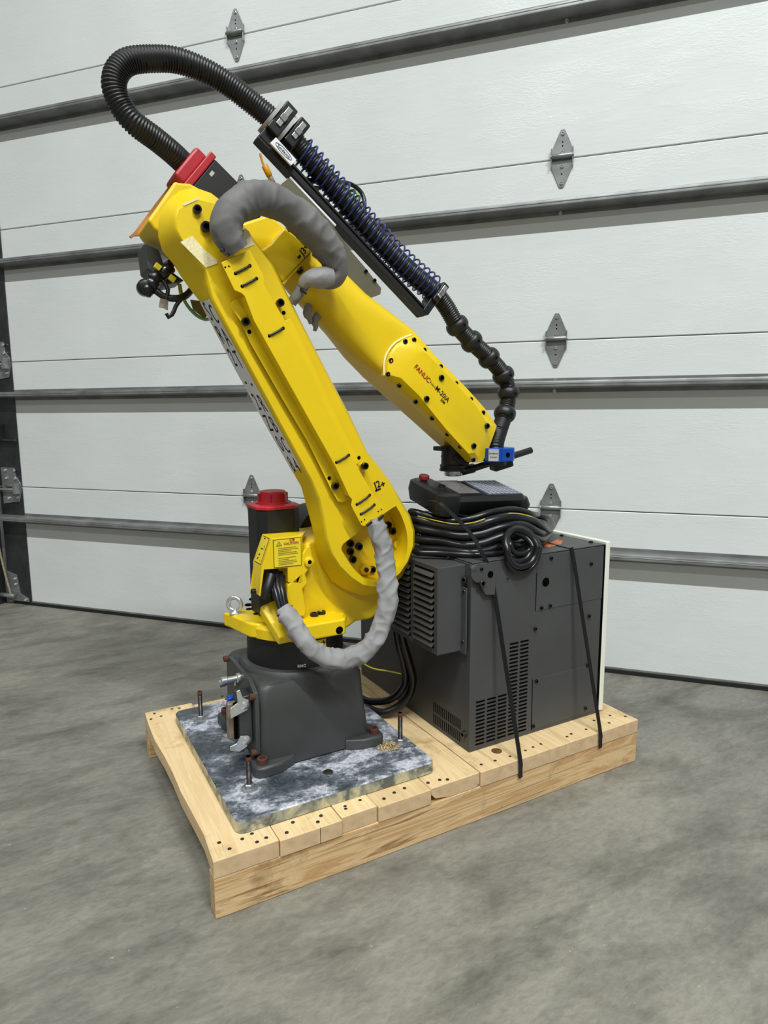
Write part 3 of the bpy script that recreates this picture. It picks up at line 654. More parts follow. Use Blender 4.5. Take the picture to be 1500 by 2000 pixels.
# rear gasket lip and rear electrics
gl = [UY(a, b, .42) for a, b in ((338, 353), (300, 402), (275, 436), (262, 453), (253, 461), (256, 465), (262, 461), (271, 460), (314, 400), (338, 364))]
loft('gasket_lip', [gl, [V((q.x, .427, q.z)) for q in gl]], 'gasket_brown', elb, None, .0006)
pr_ = [UY(a, b, .35) for a, b in ((282, 474), (310, 488), (322, 520), (360, 548), (326, 556), (288, 525))]
loft('rear_box', [pr_, [V((q.x, .44, q.z)) for q in pr_]], 'cast_grey', elb, None, .003)
for (a0, b0, a1, b1, r_) in ((322, 512, 332, 526, .014), (335, 520, 312, 540, .013), (312, 538, 294, 548, .014), (300, 548, 292, 562, .016), (292, 560, 280, 572, .016)):
    cyl('rear_connector', UY(a0, b0, .335), UY(a1, b1, .335), r_, 'black_gloss', elb, 18, .2)
lathe('rear_connector', UY(284, 562, .335)+Y*.01, -Y, [(-.006, .014), (0, .0175), (.016, .018), (.022, .014), (.024, .006)], 'black_gloss', elb, 24)
for a, b in ((308, 521), (336, 544)):
    q = UY(a, b, .325); obox('yellow_marker', q, V((.8, 0, -.55)), .007, .004, .006, 'label_yellow', elb, .001)
tube('rear_cable', [UY(303, 567, .335), UY(322, 580, .33), UY(345, 583, .325), UY(362, 578, .33), UY(376, 564, .35)], .0075, 'cable_black', elb, 12)
tube('rear_strap', [UY(360, 578, .325), UY(345, 595, .325), UY(338, 612, .325), UY(328, 620, .325), UY(325, 612, .325)], .0045, 'black_plastic', elb, 8)
tube('rear_strap', [UY(318, 548, .33), UY(328, 565, .325), UY(325, 585, .325)], .0045, 'black_plastic', elb, 8)
q = [UY(a, b, .322) for a, b in ((313, 583), (325, 585), (323, 603), (310, 600))]; loft('paper_tag', [q, [v_+Y*.002 for v_ in q]], 'tag_brown', elb, None, .0003)
q = [UY(a, b, .322) for a, b in ((325, 585), (329, 586), (328, 606), (323, 604))]; loft('paper_tag', [q, [v_+Y*.003 for v_ in q]], 'tag_brown', elb, None, .0003)
tube('ground_wire', [UY(351, 555, .40), UY(355, 575, .40), UY(366, 597, .40), UY(384, 616, .40), UY(402, 624, .38), UY(418, 618, .33)], .004, 'wire_green', elb, 8)
tube('ground_wire_stripe', [UY(350, 556, .397), UY(353, 575, .397), UY(360, 588, .397)], .0034, 'wire_yellow', elb, 8)
q = [UY(a, b, .40) for a, b in ((372, 585), (395, 588), (410, 612), (400, 622), (378, 605))]; loft('rear_bracket', [q, [v_+Y*.006 for v_ in q]], 'plate_metal', elb, None, .001)
# ---- fourth-axis motor lying along the forearm, red cap at the rear
DF = (UY(823, 612, .36)-UY(505, 270, .36)).normalized()
UPF = V((-DF.z, 0, DF.x))
if UPF.z < 0: UPF = -UPF
c0 = UY(393, 340, .41)-UPF*.022
m4 = obox('wrist_motor', c0+DF*.075, DF, .075, .052, .05, 'black_paint', rob, .006)
obox('motor_cap', c0-DF*.006, DF, .008, .056, .054, 'red_plastic', m4, .003)
obox('motor_cap', c0-DF*.026, DF, .016, .046, .044, 'red_plastic', m4, .008)
obox('motor_rating_plate', c0+DF*.016-Y*.0525+UPF*.018, DF, .004, .0005, .006, 'grey_label', m4, .0004)
for i in range(7): obox('motor_rib', c0+DF*(.085+.01*i)+UPF*.051, DF, .003, .03, .003, 'black_plastic', m4, .001)
# ---- forearm
st_ = [((560, 490), .058, .058, 2), ((600, 535), .066, .064, 2), ((636, 573), .068, .068, 2), ((675, 614), .070, .070, 2.2), ((715, 654), .075, .073, 3.4), ((757, 692), .076, .069, 7), ((803, 739), .070, .068, 10), ((853, 793), .061, .068, 10), ((892, 836), .054, .068, 10), ((916, 867), .043, .066, 10), ((930, 888), .030, .06, 6)]
cs = [UY(a, b, .36) for (a, b), *_ in st_]; rings = []; NS = 40
for i, ((_, w_, dy, ex), c) in enumerate(zip(st_, cs)):
    d = (cs[min(i+1, len(cs)-1)]-cs[max(i-1, 0)]).normalized(); u_ = V((-d.z, 0, d.x)); u_ = u_ if u_.z > 0 else -u_
    rg = []
    for j in range(NS):
        a = 2*math.pi*(j+.5)/NS; co, si = math.cos(a), math.sin(a)
        rg.append(c+u_*w_*math.copysign(abs(co)**(2/ex), co)+Y*dy*math.copysign(abs(si)**(2/ex), si))
    rings.append(rg)
fore = loft('forearm', rings, 'yellow', rob, 24)
# bolted front cover
co_ = [(750, 733), (751, 712), (757, 692), (770, 674), (786, 663), (804, 656), (816, 664), (870, 720), (908, 759), (942, 797), (966, 832), (958, 855), (948, 882), (938, 902), (920, 903), (868, 849), (810, 788)]
ci_ = [(783, 738), (786, 725), (800, 708), (812, 690), (826, 684), (830, 688), (840, 697), (872, 730), (903, 763), (930, 793), (948, 822), (944, 846), (936, 868), (927, 884), (915, 886), (871, 838), (818, 772)]
cm_ = [(756, 731), (757, 713), (762, 696), (774, 679), (789, 668), (804, 662), (815, 668), (868, 723), (905, 761), (938, 799), (961, 832), (953, 854), (944, 878), (935, 896), (921, 897), (870, 845), (813, 784)]
R1 = [UY(a, b, .290) for a, b in co_]; R2 = [V((q.x, .280, q.z)) for q in R1]; R3 = [UY(a, b, .276) for a, b in cm_]; R4 = [UY(a, b, .262) for a, b in ci_]
cover = loft('forearm_cover', [[V((q.x, .31, q.z)) for q in R1], R2, R3, R4], 'yellow_smooth', fore, None, .0025)
sm = [UY(a, b, .2885) for a, b in ((750, 733), (750, 711), (756, 690), (769, 672), (786, 661), (804, 654))]
tube('sealant_bead', sm, .0028, 'sealer_white', cover, 8, .006)
for i, (a, b) in enumerate(((791, 667), (808, 664), (828, 684), (860, 716), (890, 749), (919, 780), (943, 806), (763, 704), (757, 731), (779, 753), (811, 785), (843, 817), (873, 848), (898, 872), (924, 898))):
    q = UY(a, b, .276); bolt(q, -Y, .0062, .004, 'black_gloss', cover)
for a, b in ((861, 738), (832, 779), (950, 832), (924, 871)): bolt(UY(a, b, .2635), -Y, .0078, .006, 'black_gloss', cover)
xd = UY(872, 782, .262)-UY(812, 718, .262); yd = V((-xd.z, 0, xd.x))
text('FANUC', UY(825, 730, .2612), xd, yd, .0178, 'print_red', cover, bold=.0003)
text('Robot', UY(845, 751, .2612), xd, yd, .0088, 'print_faint', cover)
text('M-20iA', UY(864, 770, .2612), xd, yd, .0182, 'print_black', cover, bold=.0002)
text('35M', UY(865, 784, .2612), xd, yd, .0095, 'print_black', cover, bold=.0002)
# underside slot of the wrist
# ---- wrist and tool flange
WX, WY_, WZ = .822, .36, .823
wr = lathe('wrist_flange', V((WX, WY_, .838)), Z, [(0, .037), (.010, .039), (.014, .035), (.065, .034)], 'black_paint', rob, 40)
lathe('tool_flange', V((WX, WY_, .817)), Z, [(0, .024), (.003, .026), (.016, .026)], 'silver', wr, 36)
lathe('adapter_ring', V((WX, WY_, .832)), Z, [(0, .040), (.006, .040)], 'black_plastic', wr, 36)
obox('wrist_block', UY(893, 890, .36), V((.79, 0, -.61)), .028, .036, .026, 'black_paint', wr, .006)
q = UY(859, 876, .345); obox('sensor_bracket', q, X, .010, .02, .006, 'black_plastic', wr, .002)
# ---- hose support bar and blue clamp
r0, r1 = UY(905, 921, .335), UY(1038, 879, .290)
rodd = cyl('support_bar', r0, r1, .0095, 'black_paint', rob, 20)
dr_ = (r1-r0).normalized(); cyl('bar_bore', r1-dr_*.001, r1+dr_*.0005, .0062, 'hole_black', rodd, 16)
cyl('bar_boss', UY(895, 921, .36), UY(925, 914, .36), .014, 'black_paint', rodd, 20)
bc = UY(968, 887, .290); BT = V((0, 0, 1))
def octz(c, rx, ry, ch_, z0, z1): return [[V((c.x+a, c.y+b, z)) for a, b in ((-rx, -ry+ch_), (-rx+ch_, -ry), (rx-ch_, -ry), (rx, -ry+ch_), (rx, ry-ch_), (rx-ch_, ry), (-rx+ch_, ry), (-rx, ry-ch_))] for z in (z0, z1)]
bcl = loft('hose_end_clamp', octz(bc, .047, .047, .021, bc.z-.019, bc.z+.019), 'blue_anodised', rob, None, .002)
lathe('clamp_sleeve', bc-Z*.034, Z, [(0, .024), (.004, .032), (.02, .034)], 'black_plastic', bcl, 28)
q = V((bc.x-.012, bc.y-.045, bc.z)); obox('clamp_plate', V((bc.x+.004, bc.y-.0475, bc.z)), X, .020, .0012, .0175, 'blue_anodised', bcl, .0006); cyl('clamp_hole', V((bc.x+.004, bc.y-.0490, bc.z)), V((bc.x+.004, bc.y-.0480, bc.z)), .0075, 'hole_black', bcl, 18)
qd = V((-1, -1, 0)).normalized(); qc = V((bc.x-.0365, bc.y-.0365, bc.z)); obox('maker_plate', qc+qd*.0006, V((1, -1, 0)), .0140, .0006, .0165, 'grey_label', bcl, .0003, qd)
text('Syndevco', qc+qd*.0016+Z*.005, V((1, -1, 0)), Z, .0065, 'print_black', bcl); text('dress pack', qc+qd*.0016-Z*.005, V((1, -1, 0)), Z, .0045, 'print_black', bcl)
obox('bar_saddle', bc-Z*.028+X*.02, dr_, .03, .02, .014, 'black_paint', bcl, .004); 
# ---- dress pack: rail, clamps, hose, spring
ra, rb = UY(503, 268, .352), UY(826, 613, .352)
rail = obox('hose_rail', (ra+rb)/2, DF, (rb-ra).length/2, .018, .0115, 'black_paint', rob, .002)
obox('rail_slot', (ra+rb)/2-Y*.0183+UPF*.004, DF, (rb-ra).length/2-.002, .0006, .002, 'hole_black', rail, .0002); obox('rail_slot', (ra+rb)/2+UPF*.0118, DF, (rb-ra).length/2-.002, .005, .0006, 'hole_black', rail, .0002)
br_ = [(533, 372), (562, 348), (600, 388), (652, 443), (684, 488), (713, 522), (745, 563), (743, 575), (708, 588), (680, 557), (600, 470)]
bp = [UY(a, b, .333) for a, b in br_]; bkt = loft('rail_bracket', [bp, [V((q.x, .339, q.z)) for q in bp]], 'plate_metal', rob, None, .0008)
e0, e1 = UY(563, 349, .345), UY(652, 443, .345); obox('bracket_lip', (e0+e1)/2, e1-e0, (e1-e0).length/2, .012, .0025, 'white_label', bkt, .0006)
for a, b in ((590, 393), (633, 436), (714, 530), (731, 548)): bolt(UY(a, b, .333), -Y, .0048, .004, 'black_gloss', bkt)
HY = .352
def H(*pts): return [UY(a, b, y) for a, b, y in pts]
hose_up = H((380, 336, .42), (362, 322, .405), (335, 297, .38), (303, 271, .365), (262, 240, HY), (236, 206, HY), (223, 170, HY), (229, 140, HY), (252, 120, HY), (298, 115, HY), (345, 118, HY), (397, 137, HY), (450, 168, HY), (517, 221, HY), (552, 250, HY))
corrugated('dress_hose', hose_up, .0252, 'rubber', rob)
SPP = H((552, 250, HY), (575, 277, HY), (602, 309, HY), (643, 357, HY), (690, 412, HY), (728, 456, HY), (790, 521, HY), (852, 573, HY))
corrugated('dress_hose', SPP, .0262, 'rubber', rob)
hz = H((852, 573, HY), (873, 602, HY), (893, 636, HY), (921, 667, HY), (955, 699, HY), (983, 733, HY), (993, 768, HY), (986, 808, .342), (976, 838, .32), (968, 866, .295), (968, 890, .290))
h3 = corrugated('dress_hose', hz, .0240, 'rubber', rob)
for i in range(2, 8):
    d = (hz[i+1]-hz[i-1]).normalized(); R = .0328
    pr_ = [(.0170*math.sin(t), .0228+.0098*math.cos(t)) for t in [math.radians(-90+180*k_/14) for k_ in range(15)]]
    bl = lathe('hose_ball', hz[i], d, pr_, 'rubber', h3, 28, 60); a_, b_ = frame(d)
    cyl('ball_hole', hz[i]-Y*R*1.005+d*.002, hz[i]-Y*R*.97+d*.002, .0032, 'hole_black', bl, 12)
dsp = (UY(852, 573, HY)-UY(580, 275, HY)).normalized()
pth, Ls = resample(catmull(SPP[1:], 12), .0008); hp = []; turns = 26; n_ = len(pth); a_, b_ = frame(dsp)
i0, i1 = int(n_*.04), int(n_*.97)
for i in range(i0, i1):
    t = (i-i0)/(i1-i0); ph = 2*math.pi*turns*t; R_ = .0330+.002*t
    hp.append(pth[i]+(a_*math.cos(ph)+b_*math.sin(ph))*R_+UPF*.004*t)
sweep('return_spring', hp, lambda i, j, n: .0024, 'blue_wire', rob, 6)
def clamp(px, py, hd, ha, hb, white):
    c = UY(px, py, HY); k_ = obox('hose_clamp', c, dsp, hd, ha, hb, 'black_plastic', rail, .003)
    if white:
        for s_ in (-1, 1): lathe('clamp_collar', c+dsp*s_*(hd+.004), dsp, [(-.004, hb*1.03), (.004, hb*1.03)], 'grey_label', k_, 28)
    lat = c-Y*(ha+.002)+UPF*hb*.10
    obox('latch', lat, UPF, hb*.62, .002, .0062, 'silver', k_, .001); obox('latch_catch', lat-Y*.003-UPF*.004, UPF, .007, .002, .0075, 'zinc', k_, .001)
    obox('clamp_foot', (c+ra+DF*(c-ra).dot(DF))/2-UPF*.006, UPF, .028, .02, hd, 'black_plastic', k_, .002)
clamp(542, 243, .016, .036, .041, True); clamp(571, 268, .014, .034, .036, False); clamp(850, 575, .0105, .030, .030, False)
lp4 = [UY(a, b, .316) for a, b in ((528, 279), (539, 268), (579, 312), (569, 323))]
lw = loft('maker_label', [lp4, [V((q.x, .322, q.z)) for q in lp4]], 'white_label', rail, None, .0004)
ce = sum(lp4, V())/4-Y*.0035; dx = (lp4[3]-lp4[0]).normalized(); dy_ = (lp4[1]-lp4[0]); dy_ = (dy_-dx*dy_.dot(dx)).normalized()
ce.y = .3155
ep = [ce+dx*.0235*math.cos(t)+dy_*.0062*math.sin(t) for t in [2*math.pi*i/36 for i in range(36)]]
sweep('oval_logo', ep, lambda i, j, n: .0005, 'print_blue', lw, 6, True)
text('Syndevco', ce-Y*.0003, dx, dy_, .0095, 'print_blue', lw)
# wires behind the spring, orange plug above the bracket
tube('signal_cable', H((600, 352, .36), (640, 357, .40), (680, 358, .43), (705, 375, .43), (712, 400, .42), (705, 425, .40), (690, 440, .37)), .0058, 'cable_black', bkt, 10)
tube('signal_cable', H((640, 390, .37), (634, 405, .38), (642, 425, .37)), .0058, 'cable_black', bkt, 10)
tube('ground_wire', H((605, 365, .37), (640, 368, .41), (680, 370, .42), (698, 378, .42), (694, 392, .40), (672, 415, .37), (660, 428, .36)), .0042, 'wire_green', bkt, 8)
tube('sensor_lead', H((508, 300, .35), (513, 318, .35), (517, 326, .35)), .0028, 'amber', bkt, 8)
cyl('sensor_plug', UY(516, 322, .35), UY(527, 345, .35), .0075, 'amber', bkt, 14, .3); cyl('sensor_plug', UY(527, 345, .35), UY(535, 360, .35), .0062, 'tag_brown', bkt, 14, .2); tube('sensor_lead', H((524, 345, .35), (531, 362, .35), (537, 376, .35)), .003, 'amber', bkt, 8)
# ---- grey cable sleeves
def sleeve(name, pts, rad, seedv, amp=.16, parent=rob, mat='fabric'):
    path, L = resample(catmull([UY(a, b, y) for a, b, y, *_ in pts], 12), .003)
    rs = [r for *_, r in pts]
    def rr(i, j, n):
        t = i/(n-1)*(len(rs)-1); k_ = min(int(t), len(rs)-2); r = rs[k_]+(rs[k_+1]-rs[k_])*(t-k_)
        a = 2*math.pi*(j % 40)/40; q = V((math.cos(a)*1.1+seedv, math.sin(a)*1.1, i*.003*22))
        f = mnoise.fractal(q*.6, 1.0, 2.1, 2)
        rid = 1-abs(mnoise.noise(V((math.cos(a+i*.03)*.6+seedv*2, math.sin(a+i*.03)*.6, i*.003*26))))*2.2
        rid2 = 1-abs(mnoise.noise(V((math.cos(a-i*.045)*.55-seedv, math.sin(a-i*.045)*.55, i*.003*32+7))))*2.2
        return r*(1+amp*.6*f+amp*.55*max(0, rid)**2+amp*.45*max(0, rid2)**2-amp*.35)
    return sweep(name, path, rr, mat, parent, 40)
up_s = sleeve('cable_sleeve', [(464, 489, .160, .026), (450, 466, .158, .031), (444, 436, .158, .032), (456, 406, .163, .033), (490, 388, .175, .033), (530, 392, .19, .033), (572, 415, .205, .034), (612, 452, .215, .036), (644, 492, .222, .036), (658, 528, .228, .034), (645, 548, .232, .029), (618, 547, .24, .022), (598, 552, .245, .014), (582, 575, .25, .0125), (570, 592, .26, .011)], None, 3.1, .15, rob, 'dark_fabric')
for a, b in ((438, 487), (452, 494)):
    q = UY(a, b, .152); obox('sleeve_tie', q, V((.6, 0, .3)), .009, .003, .003, 'black_plastic', up_s, .001)
sleeve('sleeve_cuff', [(590, 560, .242, .010), (596, 551, .236, .017), (608, 545, .230, .0215), (626, 542, .228, .0235), (646, 541, .228, .022)], None, 8.3, .14, up_s)
sleeve('wrap_tail', [(606, 588, .345, .006), (600, 610, .33, .010), (604, 622, .325, .011), (606, 632, .33, .004)], None, 2.2, .35, up_s)
sleeve('wrap_tail', [(628, 606, .345, .006), (615, 626, .335, .009), (616, 638, .335, .009), (614, 646, .34, .004)], None, 6.2, .35, up_s)
tube('sleeve_tie', H((587, 562, .234), (592, 570, .232), (598, 574, .236)), .0022, 'black_plastic', up_s, 8)
lo_s = sleeve('cable_sleeve', [(735, 1014, .160, .019), (738, 1030, .154, .0235), (744, 1056, .150, .0225), (750, 1085, .146, .0225), (755, 1120, .140, .0235), (757, 1160, .134, .0235), (753, 1198, .130, .0235), (741, 1232, .128, .0235), (719, 1262, .130, .0235), (690, 1281, .134, .023), (655, 1287, .14, .022), (625, 1277, .15, .022), (601, 1258, .165, .023), (583, 1235, .185, .024), (567, 1210, .205, .024), (554, 1190, .225, .0215)], None, 5.7, .30)
for a, b in ((721, 1023), (744, 1010)):
    q = UY(a, b, .137); obox('sleeve_tie', q, V((.9, 0, .55)), .008, .003, .003, 'black_plastic', lo_s, .001)
tp = [UY(556, 1193, .226)+V((.6, .25, .18)).normalized()*.0245*math.cos(t)+V((-.15, -.93, .3)).normalized()*.0245*math.sin(t) for t in [2*math.pi*i/24 for i in range(24)]]
sweep('sleeve_tie', tp, lambda i, j, n: .0017, 'black_plastic', lo_s, 6, True)
for a0, b0, a1, b1 in ((546, 1188, 534, 1122), (552, 1186, 540, 1115), (557, 1184, 548, 1118), (550, 1190, 526, 1130), (560, 1186, 552, 1126)):
    tube('harness_cable', [UY(a0, b0, .226), UY((a0+a1)/2-2, (b0+b1)/2, .245), UY(a1, b1, .285)], .0062, 'cable_black', rob, 10)
tube('harness_strap', [UY(516, 1168, .262), UY(522, 1150, .258), UY(530, 1122, .27)], .011, 'black_plastic', rob, 10)
# ================================================================== CONTROL CABINET
CX0, CX1, CY0, CY1, CZ1 = .687, 1.147, .087, .69, .630
cab = empty('control_cabinet', ((CX0+CX1)/2, (CY0+CY1)/2, ZT), 'dark grey steel robot controller cabinet strapped to the right end of the pallet', 'control cabinet')
body = box('cabinet_body', (CX0, CY0, ZT+.0005), (CX1, CY1, CZ1-.004), 'cabinet_grey', cab, .003, 3)
box('top_cover', (CX0+.001, CY0-.001, CZ1-.0035), (CX1+.001, CY1, CZ1), 'cabinet_grey', cab, .0015)
box('door_gap', (CX1, CY0-.0008, ZT+.004), (CX1+.007, CY1-.004, CZ1-.002), 'hole_black', cab, .0005)
box('cabinet_door', (CX1+.007, CY0-.003, ZT+.006), (CX1+.024, CY1, CZ1+.006), 'white_paint', cab, .003, 3)
pnl2 = box('access_panel', (.897, CY0-.0016, .138), (1.135, CY0+.001, .283), 'cabinet_grey', cab, .0008)
pnl3 = box('access_panel', (.900, CY0-.0014, .474), (1.146, CY0+.001, CZ1-.006), 'cabinet_grey', cab, .0006)
box('panel_seam', (.8955, CY0-.0012, .138), (.8975, CY0+.001, .283), 'hole_black', pnl2, 0); box('panel_seam', (.8985, CY0-.0011, .474), (.9005, CY0+.001, .578), 'hole_black', pnl3, 0)
q = UY(1066, 1137, CY0-.0014); cyl('panel_hole', q-Y*.0004, q+Y*.0006, .0125, 'hole_black', pnl3, 28)
for a, b in ((1076, 1090), (1154, 1101), (1150, 1203), (1147, 1299), (1143, 1383), (1047, 1330), (1041, 1418), (1057, 1187), (1074, 1183), (1045, 1228), (991, 1130)):
    bolt(UY(a, b, CY0-.0014), -Y, .0052 if a != 991 else .002, .004, 'black_gloss', cab)
for a, b in ((1097, 1047), (1154, 1060)): bolt(UZ(a, b, CZ1), Z, .006, .005, 'black_gloss', cab)
q = UX(907, 1434, CX0); bolt(q, -X, .009, .007, 'thread_steel', cab)
# ventilation slots: grids of short openings
def slots(name, cells, parent, axis):
    vs, fs = [], []
    for (c, hw, hh) in cells:
        b0 = len(vs); n = 5; ring = []
        horiz = hw >= hh; r = min(hw, hh); L = max(hw, hh)-r
        for s_, a0 in ((1, -90), (-1, 90)):
            for i in range(n): 
                a = math.radians(a0+180*i/(n-1)); ring.append((s_*L+r*math.cos(a), r*math.sin(a)))
        if not horiz: ring = [(-b_, a_) for a_, b_ in ring]
        for e in (-.0005, .0015):
            for a_, b_ in ring: vs.append(c+(V((a_, e, b_)) if axis == 'y' else V((e, a_, b_))))
        m = len(ring); fs.append(tuple(b0+i for i in range(m))); fs += [(b0+i, b0+(i+1) % m, b0+m+(i+1) % m, b0+m+i) for i in range(m)]
    o = mob(name, vs, fs, 'hole_black', parent); o['kind'] = 'stuff'; return o
cells = []
for ci in range(5):
    x = .721+ci*.0358
    for r_ in range(25 if ci > 2 else 12):
        cells.append((V((x, CY0, .145+r_*.0105)), .0148, .0023))
slots('vent_slots', cells, body, 'y')
cells = []
for rz in (.154, .188):
    for i in range(15): cells.append((V((CX0, .128+i*.0088, rz)), .0016, .0145))
slots('vent_slots', cells, body, 'x')
# fan hood with louvres on the side facing the robot
HX0, HY0, HY1, HZ0, HZ1 = .604, .113, .46, .397, .621
hood = loft('fan_hood', [[V((x, y, z)) for y, z in ((HY0, HZ0), (HY1, HZ0), (HY1, HZ1), (HY0, HZ1))] for x in (HX0+.004, CX0)], 'cabinet_grey', cab, None, .002)
box('hood_rim', (HX0-.0004, HY0+.0004, HZ0+.0004), (HX0+.0045, HY0+.016, HZ1-.0004), 'cabinet_grey', hood, .001)
box('hood_rim', (HX0, HY0, HZ1-.012), (HX0+.004, HY1, HZ1), 'cabinet_grey', hood, .001); box('hood_rim', (HX0, HY0, HZ0), (HX0+.004, HY1, HZ0+.012), 'cabinet_grey', hood, .001)
box('hood_rim', (HX0-.0004, .222, HZ0+.0004), (HX0+.0045, .240, HZ1-.0004), 'cabinet_grey', hood, .001); box('hood_rim', (HX0-.0004, HY1-.02, HZ0+.0004), (HX0+.0045, HY1-.0004, HZ1-.0004), 'cabinet_grey', hood, .001)
box('hood_dark', (HX0+.0025, HY0+.016, HZ0+.012), (HX0+.0045, HY1-.02, HZ1-.012), 'hole_black', hood, 0)
for y0, y1 in ((HY0+.018, .220), (.242, HY1-.022)):
    for r_ in range(12):
        z = HZ0+.020+r_*.0163
        loft('louvre', [[V((x_, y, zz)) for x_, zz in ((HX0-.007, z-.002), (HX0-.006, z-.0035), (HX0+.003, z+.0055), (HX0+.003, z+.0075), (HX0-.001, z+.006))] for y in (y0, y0+.006, y1-.006, y1)], 'cabinet_grey', hood, 50)
box('hood_flange', (CX0-.012, CY0+.006, HZ0-.004), (CX0-.008, CY0+.03, .565), 'cabinet_grey', hood, .0006)
for a, b in ((908, 1132), (908, 1155), (906, 1253)): bolt(UX(a, b, CX0-.008), V((-1, -.3, 0)), .0075 if b < 1140 else .005, .006, 'thread_steel', hood)
# lifting bracket on the front corner
bq = [UY(a, b, .0735) for a, b in ((921, 1110), (930, 1102), (948, 1099), (961, 1102), (968, 1112), (967, 1162), (949, 1162), (942, 1150), (938, 1139), (928, 1137), (921, 1128))]
brk = loft('lifting_bracket', [bq, [V((q.x, .0785, q.z)) for q in bq]], 'cabinet_grey', cab, None, .0012)
q = UY(958, 1122, .0733); lathe('bracket_eye', q, Y, [(-.0006, .0088), (.0006, .0088)], 'hole_black', brk, 24)
bolt(UY(940, 1111, .0735), -Y, .0045, .004, 'black_gloss', brk); bolt(UY(941, 1139, .0735), -Y, .0085, .006, 'thread_steel', brk); cyl('bracket_plug', UY(927, 1111, .0727), UY(927, 1111, .073)+Y*.013, .008, 'cabinet_grey', brk, 16)
# ================================================================== THINGS ON THE CABINET
ot = [UZ(a, b, CZ1+.0006) for a, b in ((1059, 1067), (1064, 1061), (1078, 1059), (1089, 1054), (1100, 1057), (1096, 1063), (1072, 1069))]
tag(loft('orange_tape', [[q-Z*.0004 for q in ot], [q+Z*.0006 for q in ot]], 'orange_tape'), 'torn orange sticker remnant on the cabinet top near the white door', 'sticker')
# coil of heavy cable
coil = empty('cable_coil', (.86, .30, CZ1), 'thick black cable coiled on the cabinet top, one thin yellow stripe', 'cable')
def loop(front, back, r, name='cable_turn'):
    pts = [UY(a, b, y) for a, b, y in front]+[V(q) for q in back]
    for q in pts: q.z = max(q.z, CZ1+r+.0005)
    return tube(name, pts, r, 'cable_black', coil, 12, .012, True)
bkA = [(1.115, .28, .675), (1.07, .40, .68), (.92, .44, .685), (.76, .43, .69), (.67, .38, .695)]
bkB = [(1.09, .27, .665), (1.04, .37, .665), (.92, .40, .67), (.78, .40, .675), (.69, .36, .68)]
s1f = [(803, 1012, .31), (850, 1024, .25), (890, 1031, .20), (925, 1028, .165), (960, 1017, .145), (1000, 1010, .14), (1040, 1018, .15), (1067, 1038, .18)]
c1 = loop(s1f, bkA, .0128)
loop([(803, 1000, .31), (850, 1012, .26), (890, 1018, .22), (925, 1012, .19), (960, 1001, .18), (1005, 996, .18), (1040, 1006, .19)], [(1.08, .30, .69), (1.02, .38, .70), (.90, .42, .70), (.76, .42, .70), (.69, .38, .70)], .0105)
loop([(806, 1030, .30), (855, 1040, .235), (900, 1047, .185), (940, 1043, .155), (980, 1030, .135), (1020, 1026, .13), (1055, 1042, .15)], bkB, .0128)
loop([(812, 1052, .28), (860, 1058, .22), (905, 1066, .17), (945, 1060, .145), (985, 1046, .128), (1025, 1044, .125), (1058, 1056, .14)], [(q[0]-.01, q[1]-.02, q[2]-.01) for q in bkB], .0122)
loop([(822, 1070, .26), (870, 1074, .2), (915, 1079, .15), (950, 1075, .135), (985, 1064, .13), (1015, 1062, .14)], [(1.03, .26, .655), (.98, .34, .652), (.88, .36, .652), (.76, .34, .652), (.69, .30, .65)], .0105)
loop([(810, 1086, .24), (860, 1087, .19), (910, 1087, .14), (948, 1087, .12), (985, 1080, .12)], [(.98, .20, .645), (.93, .29, .645), (.82, .31, .645), (.72, .28, .645)], .0078)
for i in range(5):
    a0 = i*.9; pts = []
    for t in range(10):
        a = 2*math.pi*t/10; pts.append(V((.86+(.16-.012*i)*math.cos(a), .31+(.10-.012*i)*math.sin(a), CZ1+.014+.015*i+.004*math.sin(3*a+a0))))
    tube('cable_turn', pts, .0125, 'cable_black', coil, 12, .014, True)
pth, _ = resample(catmull([UY(a, b-7.5, y-.0105) for a, b, y in s1f], 10), .01)
sweep('cable_stripe', pth[2:22], lambda i, j, n: .0014, 'wire_yellow', c1, 6); sweep('cable_stripe', pth[28:-3], lambda i, j, n: .0014, 'wire_yellow', c1, 6)
# slim lead wound into a small hoop over the front edge
hoop = empty('cable_hoop', (.885, .075, .60), 'slim black lead wound in a small hoop hanging over the cabinet front edge', 'cable')
for i, (dx_, dz_, rx, rz, r_) in enumerate(((0, 0, .050, .046, .0088), (.006, -.006, .057, .056, .0062), (-.004, .002, .043, .036, .0082), (.006, .010, .036, .026, .0066))):
    c = UY(1021, 1072, .070)+V((dx_, .004*i, dz_)); pts = []
    for t in range(14):
        a = 2*math.pi*t/14; pts.append(c+V((rx*math.cos(a), .030*max(0, math.sin(a))-.004*i*0, rz*math.sin(a))))
    tube('lead_turn', pts, r_, 'cable_black', hoop, 12, .008, True)
